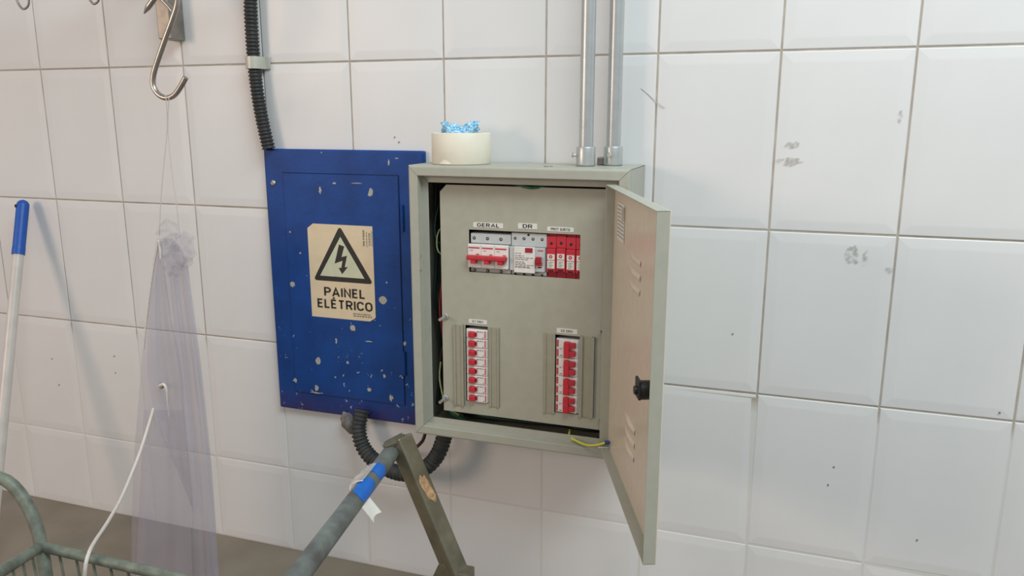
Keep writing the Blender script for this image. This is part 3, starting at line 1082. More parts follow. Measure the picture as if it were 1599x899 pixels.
g = G()
g.box((mx0 + 0.0005, -0.1300, zf(0.685)), (mx1 - 0.004, -0.118, zf(0.580)), 0.002)
hnd = g.out('handle', REDP, main)
for k in range(3):
    xa = mx0 + w3 * k + w3 * 0.32
    G().box((xa, -0.1285, zf(0.770)), (xa + w3 * 0.40, -0.118, zf(0.670)), 0.0012).out('handle_tab', REDP, hnd)

# residual current device
rx0, rx1 = xz(797.5, 395)[0], xz(852.5, 395)[0]
rcd = thing('residual_current_device', ((rx0 + rx1) / 2, YBK, zbot), 'grey four-pole residual current device with white plate under DR label', 'circuit breaker')
RWD = rx1 - rx0
G().box((rx0 + 0.0004, -0.1080, zbot - 0.004), (rx1, YBK, ztop - 0.005), 0.0008).out('body', GREYP, rcd)
G().box((rx0 + 0.0004, -0.1125, zf(0.335)), (rx1, -0.100, zf(0.03)), 0.0008).out('terminal_block', GREYL, rcd)
G().box((rx0 - 0.002, -0.1165, zf(0.895)), (rx1 - 0.002, -0.100, zf(0.345)), 0.001).out('front', GREYL, rcd)
G().box((rx0 + 0.0004, -0.1115, zbot + 0.0005), (rx1, -0.100, zf(0.905)), 0.0008).out('terminal_block', GREYP, rcd)
for k in range(4):
    x = rx0 + RWD * (0.11 + 0.255 * k)
    sc = G().ring((x, -0.1125, zf(0.155)), (0, -1, 0), [(0, 0), (0.0027, 0), (0.0027, 0.0004), (0, 0.0004)], 14).out('screw_hole', HOLE, rcd)
    G().ring((x, -0.1129, zf(0.155)), (0, -1, 0), [(0, 0), (0.0017, 0), (0.0014, 0.0003), (0, 0.0004)], 12).out('screw', STEELD, sc)
    G().ring((x, -0.1115, zf(0.985)), (0, -1, 0), [(0, 0), (0.0024, 0), (0.0024, 0.0004), (0, 0.0004)], 14).out('screw_hole', HOLE, rcd)
G().ring((rx0 + RWD * 0.49, -0.1125, zf(0.065)), (0, -1, 0), [(0, 0), (0.0021, 0), (0.0021, 0.0004), (0, 0.0004)], 14).out('screw_hole', HOLE, rcd)
wp = G().box((rx0 + RWD * 0.11, -0.1192, zf(0.930)), (rx0 + RWD * 0.70, -0.116, zf(0.330)), 0.0008).out('white_plate', WHITEP, rcd)
G().box((rx0 + RWD * 0.43, -0.1205, zf(0.455)), (rx0 + RWD * 0.64, -0.119, zf(0.350)), 0.0006).out('test_button', REDD, rcd)
g = G()
rq = random.Random(9)
for t, n_ in ((0.475, 2), (0.53, 3), (0.575, 5), (0.615, 4), (0.67, 3), (0.705, 3), (0.74, 5), (0.775, 4), (0.80, 5)):
    a = 0.145
    for _ in range(n_):
        l = rq.uniform(0.04, 0.12)
        if a + l > 0.66:
            break
        g.box((rx0 + RWD * a, -0.1196, zf(t + 0.014)), (rx0 + RWD * (a + l), -0.1190, zf(t)))
        a += l + 0.025
g.out('fine_print', GREYINK, wp)
G().box((rx0 + RWD * 0.77, -0.1170, zf(0.415)), (rx0 + RWD * 0.93, -0.1163, zf(0.395)), 0).out('red_mark', REDP, rcd)
hd_ = G().box((rx0 + RWD * 0.715, -0.1215, zf(0.745)), (rx0 + RWD * 0.905, -0.116, zf(0.655)), 0.0012).out('handle', REDP, rcd)
G().box((rx0 + RWD * 0.735, -0.1245, zf(0.690)), (rx0 + RWD * 0.885, -0.116, zf(0.545)), 0.0012).out('handle_tab', REDD, hd_)
G().box((rx0 + RWD * 0.78, -0.1170, zf(0.800)), (rx0 + RWD * 0.88, -0.1163, zf(0.775)), 0).out('window', HOLE, rcd)

# four surge arresters
sx = xz(852.3, 395)[0]
SWD = 0.01785
names = ('leftmost red surge arrester, right beside the residual current device', 'second red surge arrester from the residual current device', 'third red surge arrester from the residual current device', 'rightmost red surge arrester, half hidden by the cover plate edge')
spd = thing('surge_arrester', (sx + SWD / 2, YBK, zbot), names[0], 'surge arrester', 'red surge arresters in a row')
yo = -0.1140
G().box((sx + 0.0003, -0.108, zbot - 0.005), (sx + SWD - 0.0003, YBK, ztop + 0.004), 0.0006).out('body', REDD, spd)
G().box((sx + 0.0003, yo + 0.002, zf(0.345)), (sx + SWD - 0.0003, -0.100, zf(0.075)), 0.0008).out('terminal_block', REDP, spd)
G().box((sx + 0.0005, yo, zf(0.895)), (sx + SWD - 0.0005, -0.100, zf(0.350)), 0.0018).out('cartridge', REDP, spd)
sc = G().ring((sx + SWD / 2, yo + 0.0021, zf(0.235)), (0, -1, 0), [(0, 0), (0.0025, 0), (0.0025, 0.0004), (0, 0.0004)], 14).out('screw_hole', HOLE, spd)
for t0, t1 in ((0.475, 0.605), (0.620, 0.800)):
    wl = G().box((sx + 0.0022, yo - 0.0005, zf(t1)), (sx + SWD - 0.0022, yo + 0.0005, zf(t0)), 0).out('white_label', PAPER, spd)
    if t0 < 0.5:
        G().ring((sx + SWD * 0.48, yo - 0.0005, zf(0.53)), (0, -1, 0), [(0.0012, 0), (0.0032, 0), (0.0032, 0.0002), (0.0012, 0.0002)], 16).out('round_mark', REDP, wl)
    else:
        g = G()
        for q in range(4):
            g.box((sx + 0.005, yo - 0.0008, zf(0.665 + 0.035 * q)), (sx + SWD - 0.005 - 0.002 * (q % 2), yo - 0.0004, zf(0.656 + 0.035 * q)))
        g.out('fine_print', GREYINK, wl)
G().box((sx + 0.0040, yo - 0.0004, zf(0.868)), (sx + SWD - 0.0040, yo + 0.0005, zf(0.838)), 0).out('window', HOLE, spd)
for k in range(1, 4):
    dup(spd, ((SWD - 0.0001) * k, 0, 0.0014 * (1 if k == 1 else 0)), names[k])

# column of eight single-pole breakers, lying on their sides
ordn = ('topmost', 'second from the top', 'third from the top', 'fourth from the top', 'fourth from the bottom', 'third from the bottom', 'second from the bottom', 'lowest')
ax0, ax1 = xz(728, 560)[0] + 0.0008, xz(762, 560)[0]
zt8 = xz(745, 514)[1]
P8 = (zt8 - l1.z - 0.001) / 8.0
b1 = thing('single_pole_breaker', ((ax0 + ax1) / 2, YBK, zt8 - P8), 'white single-pole breaker with red toggle, topmost in the left column of eight', 'circuit breaker', 'eight single-pole breakers')
W8 = ax1 - ax0
G().box((ax0, -0.1160, zt8 - P8 + 0.0003), (ax1, YBK, zt8 - 0.0003), 0.0010).out('body', WHITEP, b1)
G().box((ax0 + W8 * 0.10, -0.1200, zt8 - P8 * 0.97), (ax0 + W8 * 0.98, -0.115, zt8 - P8 * 0.04), 0.0014).out('front', WHITEP, b1)
tg = G().box((ax0 + W8 * 0.17, -0.1270, zt8 - P8 * 0.80), (ax0 + W8 * 0.46, -0.119, zt8 - P8 * 0.18), 0.0018).out('toggle', REDP, b1)
G().box((ax0 + W8 * 0.46, -0.1225, zt8 - P8 * 0.70), (ax0 + W8 * 0.53, -0.119, zt8 - P8 * 0.28), 0.001).out('toggle_base', REDD, tg)
g = G()
for q in range(5):
    g.box((ax0 + W8 * 0.88, -0.1204, zt8 - P8 * (0.20 + 0.155 * q)), (ax0 + W8 * 0.94, -0.1198, zt8 - P8 * (0.09 + 0.155 * q)))
g.out('red_print', REDP, b1)
g = G()
for q, (a, l) in enumerate(((0.52, 0.10), (0.65, 0.08), (0.77, 0.05))):
    g.box((ax0 + W8 * a, -0.1204, zt8 - P8 * 0.24), (ax0 + W8 * (a + l), -0.1198, zt8 - P8 * 0.15))
g.box((ax0 + W8 * 0.80, -0.1204, zt8 - P8 * 0.86), (ax0 + W8 * 0.83, -0.1198, zt8 - P8 * 0.72))
g.out('fine_print', GREYINK, b1)
for k in range(1, 8):
    dup(b1, (0, 0, -P8 * k), 'white single-pole breaker with red toggle, %s in the left column of eight' % ordn[k])

# column of four two-pole breakers
cx0, cx1 = xz(867.5, 585)[0] + 0.0008, xz(905.5, 585)[0]
zt4 = xz(887, 529)[1]
P4 = (zt4 - l1.z - 0.002) / 4.0
W4 = cx1 - cx0
b2 = thing('two_pole_breaker', ((cx0 + cx1) / 2, YBK, zt4 - P4), 'white two-pole breaker with forked red toggle, topmost in the right column', 'circuit breaker', 'four two-pole breakers')
G().box((cx0, -0.1160, zt4 - P4 + 0.0003), (cx1, YBK, zt4 - 0.0003), 0.0008).out('body', WHITEP, b2)
G().box((cx0 + W4 * 0.02, -0.1195, zt4 - P4 * 0.985), (cx0 + W4 * 0.92, -0.115, zt4 - P4 * 0.015), 0.001).out('front', WHITEP, b2)
tg = G().box((cx0 + W4 * 0.36, -0.1270, zt4 - P4 * 0.97), (cx0 + W4 * 0.60, -0.119, zt4 - P4 * 0.10), 0.0016).out('toggle_bar', REDP, b2)
for q in (0, 1):
    G().box((cx0 + W4 * 0.55, -0.1258, zt4 - P4 * (0.42 + 0.44 * q)), (cx0 + W4 * 0.84, -0.119, zt4 - P4 * (0.14 + 0.44 * q)), 0.0012).out('toggle_fork', REDP, tg)
g = G()
for q in range(2):
    for j in range(4):
        g.box((cx0 + W4 * 0.04, -0.1200, zt4 - P4 * (0.14 + 0.5 * q + 0.095 * j)), (cx0 + W4 * 0.12, -0.1194, zt4 - P4 * (0.06 + 0.5 * q + 0.095 * j)))
g.out('red_print', REDP, b2)
g = G()
g.box((cx0 + W4 * 0.18, -0.1200, zt4 - P4 * 0.90), (cx0 + W4 * 0.28, -0.1194, zt4 - P4 * 0.86))
g.box((cx0 + W4 * 0.18, -0.1200, zt4 - P4 * 0.56), (cx0 + W4 * 0.23, -0.1194, zt4 - P4 * 0.53))
g.box((cx0 + W4 * 0.02, -0.1198, zt4 - P4 * 0.505), (cx0 + W4 * 0.36, -0.1193, zt4 - P4 * 0.495))
g.out('fine_print', GREYINK, b2)
ord4 = ('', 'second from the top', 'third from the top', 'lowest')
for k in range(1, 4):
    dup(b2, (0, 0, -P4 * k), 'white two-pole breaker with forked red toggle, %s in the right column' % ord4[k])


# ------------------------------------------------------------------ steel conduits on top of the box
def steel_conduit(x, y, label, screw_dir, tilt=0.0):
    t_ = thing('steel_conduit', (x, y, BZ1), label, 'conduit', 'two galvanised conduits')
    G().tube([(x, y, BZ1 + 0.004), (x + tilt * 0.5, y, 0.35), (x + tilt, y, 0.80)], 0.0125, 0.1, 24).out('tube', GALV, t_)
    cp = G().ring((x, y, BZ1), (0, 0, 1), [(0.0128, 0.0005), (0.0165, 0.0005), (0.0168, 0.004), (0.0166, 0.032), (0.0160, 0.0335), (0.0128, 0.0335)], 28).out('coupling', GALV, t_)
    d = Vector(screw_dir).normalized()
    c_ = Vector((x, y, BZ1 + 0.019))
    g_ = G()
    g_.cyl(c_ + d * 0.014, c_ + d * 0.0225, 0.0022, n=10)
    g_.cyl(c_ + d * 0.0215, c_ + d * 0.0245, 0.0046, 0.0036, n=12)
    g_.out('screw', ZINC, cp)
    return t_


steel_conduit(0.0955, -0.0720, 'left galvanised steel conduit rising from the beige box top', (-0.95, -0.3, 0))
steel_conduit(0.1370, -0.0395, 'right galvanised steel conduit rising from the beige box top, nearer the wall', (-0.1, -1, 0))
G().box((0.108, -0.040, BZ1 + 0.0002), (0.121, -0.020, BZ1 + 0.014), 0.002).out('knockout_nut', STEELD, box)

# ------------------------------------------------------------------ tape roll and cloth
tc_ = Vector((-0.1380, -0.0735, BZ1))
# centre so that it lines up between the photo's left and right limits
roll = thing('tape_roll', tc_, 'wide roll of cream adhesive tape standing on the beige box', 'tape roll')
RR, RH = 0.0540, 0.0560
G().ring(tc_, (0, 0, 1), [(0.0390, 0.0004), (RR - 0.001, 0.0004), (RR, 0.0018), (RR, RH - 0.0015), (RR - 0.001, RH), (0.0390, RH)], 64).out('tape', TAPEM, roll)
G().ring(tc_, (0, 0, 1), [(0.0372, 0.0004), (0.0389, 0.0004), (0.0389, RH), (0.0372, RH)], 48).out('core', CORE, roll)
g = G()
rows = []
for j in range(4):
    rows.append([])
    for i in range(7):
        a = math.radians(-112 + i * 4.0)
        r_ = RR + 0.0003 + 0.0009 * (j / 3.0 if False else max(0, 1 - j / 1.5)) * math.sin(math.pi * i / 6)
        rows[-1].append((tc_.x + r_ * math.cos(a), tc_.y + r_ * math.sin(a), tc_.z + 0.0015 + 0.006 * (j / 3.0) * (0.4 + math.sin(math.pi * i / 6))))
g.sheet(rows)
g.out('loose_end', TAPEM, roll)

cc = tc_ + Vector((-0.004, -0.0, RH))
g = G()
rows = []
NU, NV = 40, 24
for j in range(NV):
    r_ = []
    for i in range(NU):
        a = 2 * math.pi * i / (NU - 1)
        b = -math.pi / 2 + math.pi * j / (NV - 1)
        d = Vector((math.cos(a) * math.cos(b), math.sin(a) * math.cos(b), math.sin(b)))
        n1 = 0.30 * mnoise.noise(d * 2.0 + Vector((3, 1, 0))) + 0.22 * mnoise.noise(d * 5.0) + 0.10 * mnoise.noise(d * 13.0)
        k = 1 + n1
        x = d.x * 0.0345 * k
        lift = 0.012 * max(0.0, -x / 0.03) + 0.018 * max(0.0, (x - 0.014) / 0.02) - 0.004
        p = Vector((cc.x + x, cc.y + d.y * 0.026 * k, cc.z + 0.000 + (d.z * 0.0165 * k if d.z > 0 else d.z * 0.028) + lift * (0.4 + 0.6 * max(0, d.z) + 0.2)))
        r_.append(p)
    r_[-1] = r_[0]
    rows.append(r_)
g.sheet(rows)
tag(g.out('cleaning_cloth', KNIT, root=cc), 'crumpled blue and white cloth tucked inside the tape roll', 'cloth')

# ------------------------------------------------------------------ hook rail, hooks
YH = -0.20
rail = thing('hook_rail', (-0.80, 0, 0.05), 'steel wall bracket and rail the meat hooks hang from', 'hook rail')
xa = at(290, 62, 0.0).x
bz = at(272, 63, -0.015).z
G().box((xa - 0.034, -0.042, bz), (xa, 0.0, 0.40), 0.0025).out('bracket', STEELD, rail)
G().box((xa - 0.030, -0.215, 0.235), (xa - 0.006, -0.03, 0.262), 0.002).out('arm', STEELD, rail)
G().tube([(-1.75, YH, 0.250), (-1.0, YH, 0.250), (-0.5, YH, 0.250)], 0.011, 0.2, 18).out('rail_tube', STEEL, rail)
# big hook (S shape, bottom bend in view)
px_h = ((290, 121), (281, 137), (271.5, 149), (259, 153), (247, 147), (239.5, 134), (239.5, 118), (246, 95), (259, 58), (270, 28), (276, 8), (277, -12), (271, -34), (258, -50))
pts = [at(u, v, YH) for u, v in px_h]
top = pts[-1]
pts += [Vector((top.x - 0.012, YH, top.z + 0.030)), Vector((top.x - 0.004, YH, 0.245)), Vector((top.x + 0.012, YH, 0.267)), Vector((top.x + 0.028, YH, 0.245))]
hook = G().tube(pts, 0.0052, 0.004, 16).out('meat_hook', STEEL, root=pts[3])
tag(hook, 'large stainless steel S hook holding the clear apron strings', 'hook')
# second hook: only its pointed tip comes into view
pts = [at(225, 21, YH - 0.03), at(233, 9, YH - 0.03), at(243, -6, YH - 0.03), at(249, -24, YH - 0.03), at(246, -45, YH - 0.028), at(236, -64, YH - 0.022)]
e = pts[-1]
pts += [Vector((e.x + 0.0, YH - 0.02, 0.246)), Vector((e.x + 0.014, YH, 0.268)), Vector((e.x + 0.020, YH + 0.016, 0.245))]
L0 = 0.026
hk = G().tube(pts, 0.0052, 0.004, 14, True, lambda L: 0.0052 * min(1.0, 0.25 + 0.75 * L / 0.014)).out('meat_hook', STEEL, root=pts[0])
tag(hk, 'pointed tip of a steel hook just left of the wall bracket', 'hook')
pts = [at(252, -2, YH + 0.05), at(262, 8, YH + 0.05), at(270, 18, YH + 0.05)]
d = (pts[0] - pts[-1]).normalized()
pts = [pts[0] + d * 0.12] + pts
tag(G().tube(pts, 0.0045, 0.01, 12).out('steel_rod', STEEL, root=pts[0]), 'slanting steel rod crossing behind the large S hook', 'rod')
# two thin wire hooks on the left, only their lower bends in view
for (u, v, w, lab) in ((38, 14, 11, 'thin dark wire hook at the top left corner of the wall'), (148, 6, 10, 'thin dark wire hook between top left corner and the bracket')):
    c = at(u, v, YH)
    s_ = 1.62 / F_PX
    pts = [c + Vector((-w * s_ * 1.25, 0, 0.024)), c + Vector((-w * s_, 0, 0.012)), c + Vector((-w * s_ * 0.5, 0, 0.002)), c, c + Vector((w * s_ * 0.7, 0, 0.005)), c + Vector((w * s_, 0, 0.018)), c + Vector((w * s_ * 0.9, 0, 0.05)), Vector((c.x + 0.004, YH, 0.16)), Vector((c.x - 0.012, YH, 0.235)), Vector((c.x, YH, 0.2635)), Vector((c.x + 0.014, YH, 0.244))]
    tag(G().tube(pts, 0.0022, 0.005, 10).out('wire_hook', STEELD, root=c), lab, 'hook', 'thin wire hooks')

# ------------------------------------------------------------------ clear apron
ap0 = at(262, 380, YH)
apron = thing('plastic_apron', (ap0.x, YH, FLOOR_Z + 0.01), 'clear lavender plastic apron bunched and hanging from the large S hook', 'apron')


def interp(tab, v):
    for (v0, x0), (v1, x1) in zip(tab, tab[1:]):
        if v <= v1:
            return x0 + (x1 - x0) * (v - v0) / (v1 - v0)
    return tab[-1][1]


def ysag(v):
    return YH - 0.055 * max(0.0, (v - 380) / 520.0)


def strip(left, right, v0, v1, dy, amp, ph, name, nu=18, nv=34, m_=VINYL):
    rows_ = []
    for j in range(nv + 1):
        v = v0 + (v1 - v0) * j / nv
        a, b = interp(left, v), interp(right, v)
        r_ = []
        for i in range(nu + 1):
            t = i / nu
            w = amp * (math.sin(t * 9 + ph + v * 0.004) + 0.5 * math.sin(t * 21 + ph * 2 - v * 0.006))
            r_.append(at(a + (b - a) * t, v, ysag(v) + dy + w))
        rows_.append(r_)
    g_ = G()
    g_.sheet(rows_)
    return g_.out(name, m_, apron)


L_main = [(362, 247), (400, 240), (470, 232), (540, 223), (600, 218), (700, 210), (800, 206), (905, 205)]
R_main = [(362, 262), (400, 292), (440, 297), (500, 305), (560, 313), (640, 322), (720, 330), (800, 336), (905, 343)]
strip(L_main, R_main, 372, 905, 0.0, 0.006, 0.3, 'back_layer')
L_2 = [(372, 247), (430, 238), (500, 231), (580, 229), (620, 236), (660, 247), (700, 262), (760, 287), (800, 302)]
R_2 = [(372, 252), (430, 258), (500, 268), (560, 281), (600, 286), (640, 288), (700, 293), (760, 299), (800, 303)]
strip(L_2, R_2, 376, 800, -0.014, 0.004, 1.1, 'front_fold')
L_3 = [(410, 262), (470, 268), (540, 275), (620, 284), (760, 297), (905, 303)]
R_3 = [(410, 293), (470, 300), (560, 312), (640, 321), (720, 329), (800, 335), (905, 342)]
strip(L_3, R_3, 415, 905, -0.022, 0.005, 2.0, 'side_fold')
strip([(430, 222 + 12), (905, 212)], [(430, 262), (600, 282), (760, 296), (905, 301)], 640, 905, -0.018, 0.004, 0.6, 'lower_fold')


def crumple(uc, vc, ru, rv, dy, sd, name, m_=VINYLK):
    rows_ = []
    for j in range(15):
        r_ = []
        for i in range(15):
            a, b = i / 7.0 - 1, j / 7.0 - 1
            n1 = mnoise.noise(Vector((a * 1.6 + sd, b * 1.6, sd * 2.3)))
            n2 = mnoise.noise(Vector((a * 1.6, b * 1.6 + sd, sd * 5.1)))
            n3 = mnoise.noise(Vector((a * 2.4, b * 2.4, sd * 1.7)))
            k = math.sqrt(max(0.0, 1 - 0.5 * b * b))
            kb = math.sqrt(max(0.0, 1 - 0.5 * a * a))
            r_.append(at(uc + ru * (a * k + 0.35 * n1), vc + rv * (b * kb + 0.35 * n2), YH + dy + 0.030 * n3))
        rows_.append(r_)
    g_ = G()
    g_.sheet(rows_)
    return g_.out(name, m_, apron)


crumple(262, 366, 17, 22, -0.012, 1.3, 'knot_fold')
crumple(279, 392, 25, 28, -0.020, 2.7, 'knot_fold')
crumple(286, 388, 18, 26, -0.034, 4.1, 'knot_fold')
crumple(270, 412, 17, 20, -0.042, 6.4, 'knot_fold')
# strings up to the hook
for px_s in (((259, 148), (261, 200), (254, 275), (250, 330), (249, 368)), ((264, 152), (262, 200), (269, 275), (275, 315), (279, 355), (281, 372))):
    G().tube([at(u, v, YH - (0.006 if i == 0 else 0.0)) for i, (u, v) in enumerate(px_s)], 0.0009, 0.02, 6).out('string', STRING, apron)
# white tie along the left edge, eyelet with a knot, and the loose tie dropping into the cart
G().tube([at(248, 376, YH - 0.016), at(243, 400, YH - 0.014), at(238, 430, YH - 0.012), at(233, 465, YH - 0.012), at(228, 505, YH - 0.014), at(224, 545, YH - 0.016)], 0.0019, 0.012, 8).out('tie', CORD, apron)
G().tube([at(247, 374, YH - 0.02), at(250, 390, YH - 0.022), at(251, 404, YH - 0.022)], 0.0018, 0.008, 8).out('tie', CORD, apron)
ye = ysag(604) - 0.022
c = at(252, 602, ye)
eye = G().ring(c, (0, -1, 0), [(0.0035, 0), (0.0065, 0), (0.0060, 0.0016), (0.0038, 0.0016)], 20).out('eyelet', STEELD, apron)
G().tube([at(250, 602, ye - 0.002), at(256, 600, ye - 0.009), at(260, 608, ye - 0.009), at(261, 622, ye - 0.007), at(262, 634, ye - 0.006), at(264, 650, ye - 0.004)], 0.0032, 0.005, 10, True, lambda L: 0.0036 * max(0.15, 1 - L / 0.085)).out('knot_tail', CORD, apron)
tie_px = ((240, 637, -0.245), (232, 664, -0.262), (219, 705, -0.300), (205, 741, -0.345), (188, 780, -0.405), (168, 815, -0.475), (150, 842, -0.540), (140, 860, -0.583), (134, 880, -0.600), (132, 905, -0.600), (131, 940, -0.585))
G().tube([at(u, v, y) for u, v, y in tie_px], 0.0030, 0.012, 10).out('long_tie', CORD, apron)

# ------------------------------------------------------------------ broom handle
p_top = at(36.5, 312, -0.026)
p_bot = at(-6, 765, -0.26)
d = (p_bot - p_top).normalized()
t_end = (FLOOR_Z + 0.006 - p_top.z) / d.z
p_end = p_top + d * t_end
broom = thing('broom', p_end, 'white broom pole with blue plastic grip leaning on the wall at left', 'broom')
p_mid = at(26.5, 397, 0)
tm = (at(26.5, 397, -0.07).z - p_top.z) / d.z
pm = p_top + d * tm
G().tube([pm - d * 0.02, p_end], 0.0118, 0.3, 22).out('pole', MOPWHITE, broom)
gr = G().tube([p_top + d * 0.0, pm], 0.0137, 0.0025, 22, True, lambda L: 0.0137 * (min(1.0, math.sqrt(max(0.02, 1 - (1 - min(1, L / 0.0137)) ** 2))) if L < 0.0137 else 1.0) * (1.03 if L > 0.118 else 1.0)).out('grip', MOPBLUE, broom)
hc = p_top + d * 0.014 + Vector((-0.002, -0.0125, 0))
G().ring(hc + Vector((-0.004, -0.0005, 0)), (-0.15, -1, 0), [(0, 0), (0.0042, 0), (0.0042, 0.0012), (0, 0.0012)], 14).out('hanging_hole', HOLE, broom)

# ------------------------------------------------------------------ wire basket cart at the lower left
tK = 1.25
K = far(64, 853, tK)
KR0 = far(250, 896, 1.20)
KL0 = far(0, 893, 1.12)
zK = K.z
cart = thing('wire_cart', (K.x, K.y - 0.2, FLOOR_Z), 'low greenish galvanised wire basket cart at the lower left corner', 'cart')
dirR = (KR0 - K).normalized()
dirL = (KL0 - K).normalized()
KR = K + dirR * 0.34
KL = K + dirL * 0.45
KF = KL + (KR - K)
G().tube([K, K + dirR * 0.2, KR], 0.0082, 0.1, 16).out('rim', CARTM, cart)
G().tube([K, K + dirL * 0.2, KL], 0.0088, 0.1, 16).out('rim', CARTM, cart)
G().tube([KR, (KR + KF) / 2, KF], 0.0082, 0.1, 16).out('rim', CARTM, cart)
G().tube([KL, (KL + KF) / 2, KF], 0.0082, 0.1, 16).out('rim', CARTM, cart)
arch = [far(-40, 752, tK), far(-14, 744, tK), far(10, 750, tK), far(30, 769, tK), far(46, 795, tK), far(57, 822, tK), far(64, 850, tK), far(72, 897, tK), far(84, 985, tK)]
a0 = arch[-1]
arch.append(Vector((a0.x + 0.01, a0.y, FLOOR_Z + 0.075)))
G().tube(arch, 0.0098, 0.012, 16).out('handle_arch', CARTM, cart)
e = arch[0]
G().tube([e, e + Vector((-0.12, -0.03, -0.02)), e + Vector((-0.16, -0.06, -0.15)), Vector((e.x - 0.17, e.y - 0.07, FLOOR_Z + 0.075))], 0.0098, 0.02, 16).out('handle_arch', CARTM, cart)
g_weld = G()
bmw = bmesh.new()
bmesh.ops.create_icosphere(bmw, subdivisions=2, radius=0.0115)
for v in bmw.verts:
    v.co = v.co * (1 + 0.15 * mnoise.noise(v.co * 180)) + K
g_weld.bm(bmw, True)
g_weld.out('weld', CARTM, cart)
down = (far(103, 899, 1.247) - far(96, 871, 1.247)).normalized()
down = Vector((0.02, 0.02, -1)).normalized()
for (A, Bp, n_) in ((K, KR, 18), (K, KL, 18)):
    dlt = Bp - A
    s0 = 0.0335 / dlt.length
    for q in range(12):
        f_ = s0 * (1 + q * 0.95)
        if f_ > 0.97:
            break
        a = A + dlt * f_
        b = Vector((a.x + 0.02, a.y, FLOOR_Z + 0.10))
        G().tube([a, b], 0.0021, 0.3, 8).out('wire', CARTM, cart)
# floor of the basket and castors (below the frame)
g = G()
zb = FLOOR_Z + 0.10
for f_ in (0.0, 0.25, 0.5, 0.75, 1.0):
    a, b = K.lerp(KR, f_), KL.lerp(KF, f_)
    g.tube([(a.x + 0.02, a.y, zb), (b.x + 0.02, b.y, zb)], 0.003, 0.5, 8)
    a, b = K.lerp(KL, f_), KR.lerp(KF, f_)
    g.tube([(a.x + 0.02, a.y, zb), (b.x + 0.02, b.y, zb)], 0.003, 0.5, 8)
g.out('basket_floor', CARTM, cart)
for c in (K, KR, KL, KF):
    w_ = Vector((c.x + 0.02, c.y, FLOOR_Z + 0.04))
    G().ring(w_ - Vector((0, 0.011, 0)), (0, 1, 0), [(0, 0), (0.036, 0), (0.038, 0.004), (0.038, 0.018), (0.036, 0.022), (0, 0.022)], 24).out('wheel', RUBBER, cart)
    G().box((w_.x - 0.008, w_.y - 0.016, w_.z), (w_.x + 0.008, w_.y + 0.016, zb + 0.01), 0.002).out('castor_fork', CARTM, cart)

# ------------------------------------------------------------------ trolley with round handle and square steel brace
tA = 1.20
A0 = far(629, 694, tA)                 # head of the square bar
B0 = far(711, 890, tA - 0.01)          # its foot
trol = thing('trolley_frame', (B0.x, B0.y, FLOOR_Z), 'worn metal trolley frame with slanting handle tube and square steel brace', 'trolley')
ax = (B0 - A0).normalized()
# square tube, one edge turned towards the camera
view = ray(670, 790).normalized()
side = ax.cross(view).normalized()
fr = side.cross(ax).normalized()
ang = math.radians(37)
e1 = side * math.cos(ang) + fr * math.sin(ang)
e2 = -side * math.sin(ang) + fr * math.cos(ang)
HW = 0.0142


def sq_tube(a, b, x_, y_, hw, bev=0.0025):
    L_ = (b - a).length
    z_ = (b - a).normalized()
    mtx = Matrix.Translation(a) @ Matrix((x_, y_, z_)).transposed().to_4x4()
    return G().box((-hw, -hw, 0), (hw, hw, L_), bev, mtx)


sq_tube(A0 - ax * 0.012, B0 + ax * 0.01, e1, e2, HW).out('brace', BARM, trol)
# head: folded cap bent over the tube end
cap = A0 - ax * 0.004
capd = (far(604, 690, tA - 0.002) - far(632, 678, tA)).normalized()
g = G()
bmc = bmesh.new()
bmesh.ops.create_cube(bmc, size=1.0)
zz = -ax
yy = zz.cross(capd).normalized()
xx = yy.cross(zz).normalized()
m_ = Matrix.Translation(cap + xx * 0.010 + zz * 0.006) @ Matrix((xx, yy, zz)).transposed().to_4x4()
for v in bmc.verts:
    v.co = Vector((v.co.x * 0.034, v.co.y * 0.030, v.co.z * 0.014 * (1.0 if v.co.x < 0 else 0.7)))
bmesh.ops.bevel(bmc, geom=list(bmc.edges), offset=0.003, segments=2, affect='EDGES')
bmesh.ops.transform(bmc, matrix=m_, verts=bmc.verts)
bmesh.ops.recalc_face_normals(bmc, faces=bmc.faces)
g.bm(bmc)
g.out('brace_cap', BARM, trol)
# bare rust patch on the lit face of the brace
lit = -e2 if (-e2).dot(Vector((1, -0.4, 0.6))) > e1.dot(Vector((1, -0.4, 0.6))) else e1
cands = [e1, -e1, e2, -e2]
lit = max((c for c in cands if c.dot(view) < 0), key=lambda c: c.dot(side) * (1 if side.x > 0 else -1))
lit_t = ax.cross(lit).normalized()
pc = A0 + ax * 0.075 + lit * (HW + 0.0002)
rq = random.Random(4)
vsr = []
for k in range(18):
    a = 2 * math.pi * k / 18
    q = 1 + rq.uniform(-0.3, 0.3)
    vsr.append(pc + ax * (math.cos(a) * 0.022 * q) + lit_t * (math.sin(a) * 0.0095 * min(q, 1.2)))
g = G()
g.add(vsr + [p + lit * 0.0003 for p in vsr], [list(range(18)), list(range(18, 36))[::-1]] + [[k, (k + 1) % 18, 18 + (k + 1) % 18, 18 + k] for k in range(18)])
g.out('rust_patch', RUST, trol)
# round handle
tt = far(612, 705, tA)
tb = far(468, 896, 0.85)
td = (tb - tt).normalized()
tp = [tt - td * 0.012, tt + td * 0.15, tb, tb + td * 0.10]
e = tp[-1]
tp += [e + td * 0.05 + Vector((0, 0, -0.02)), e + td * 0.06 + Vector((0, -0.02, -0.12)), Vector((e.x + td.x * 0.06, e.y + td.y * 0.06 - 0.02, FLOOR_Z + 0.08))]
G().tube(tp, 0.0127, 0.02, 22).out('handle', TUBEM, trol)


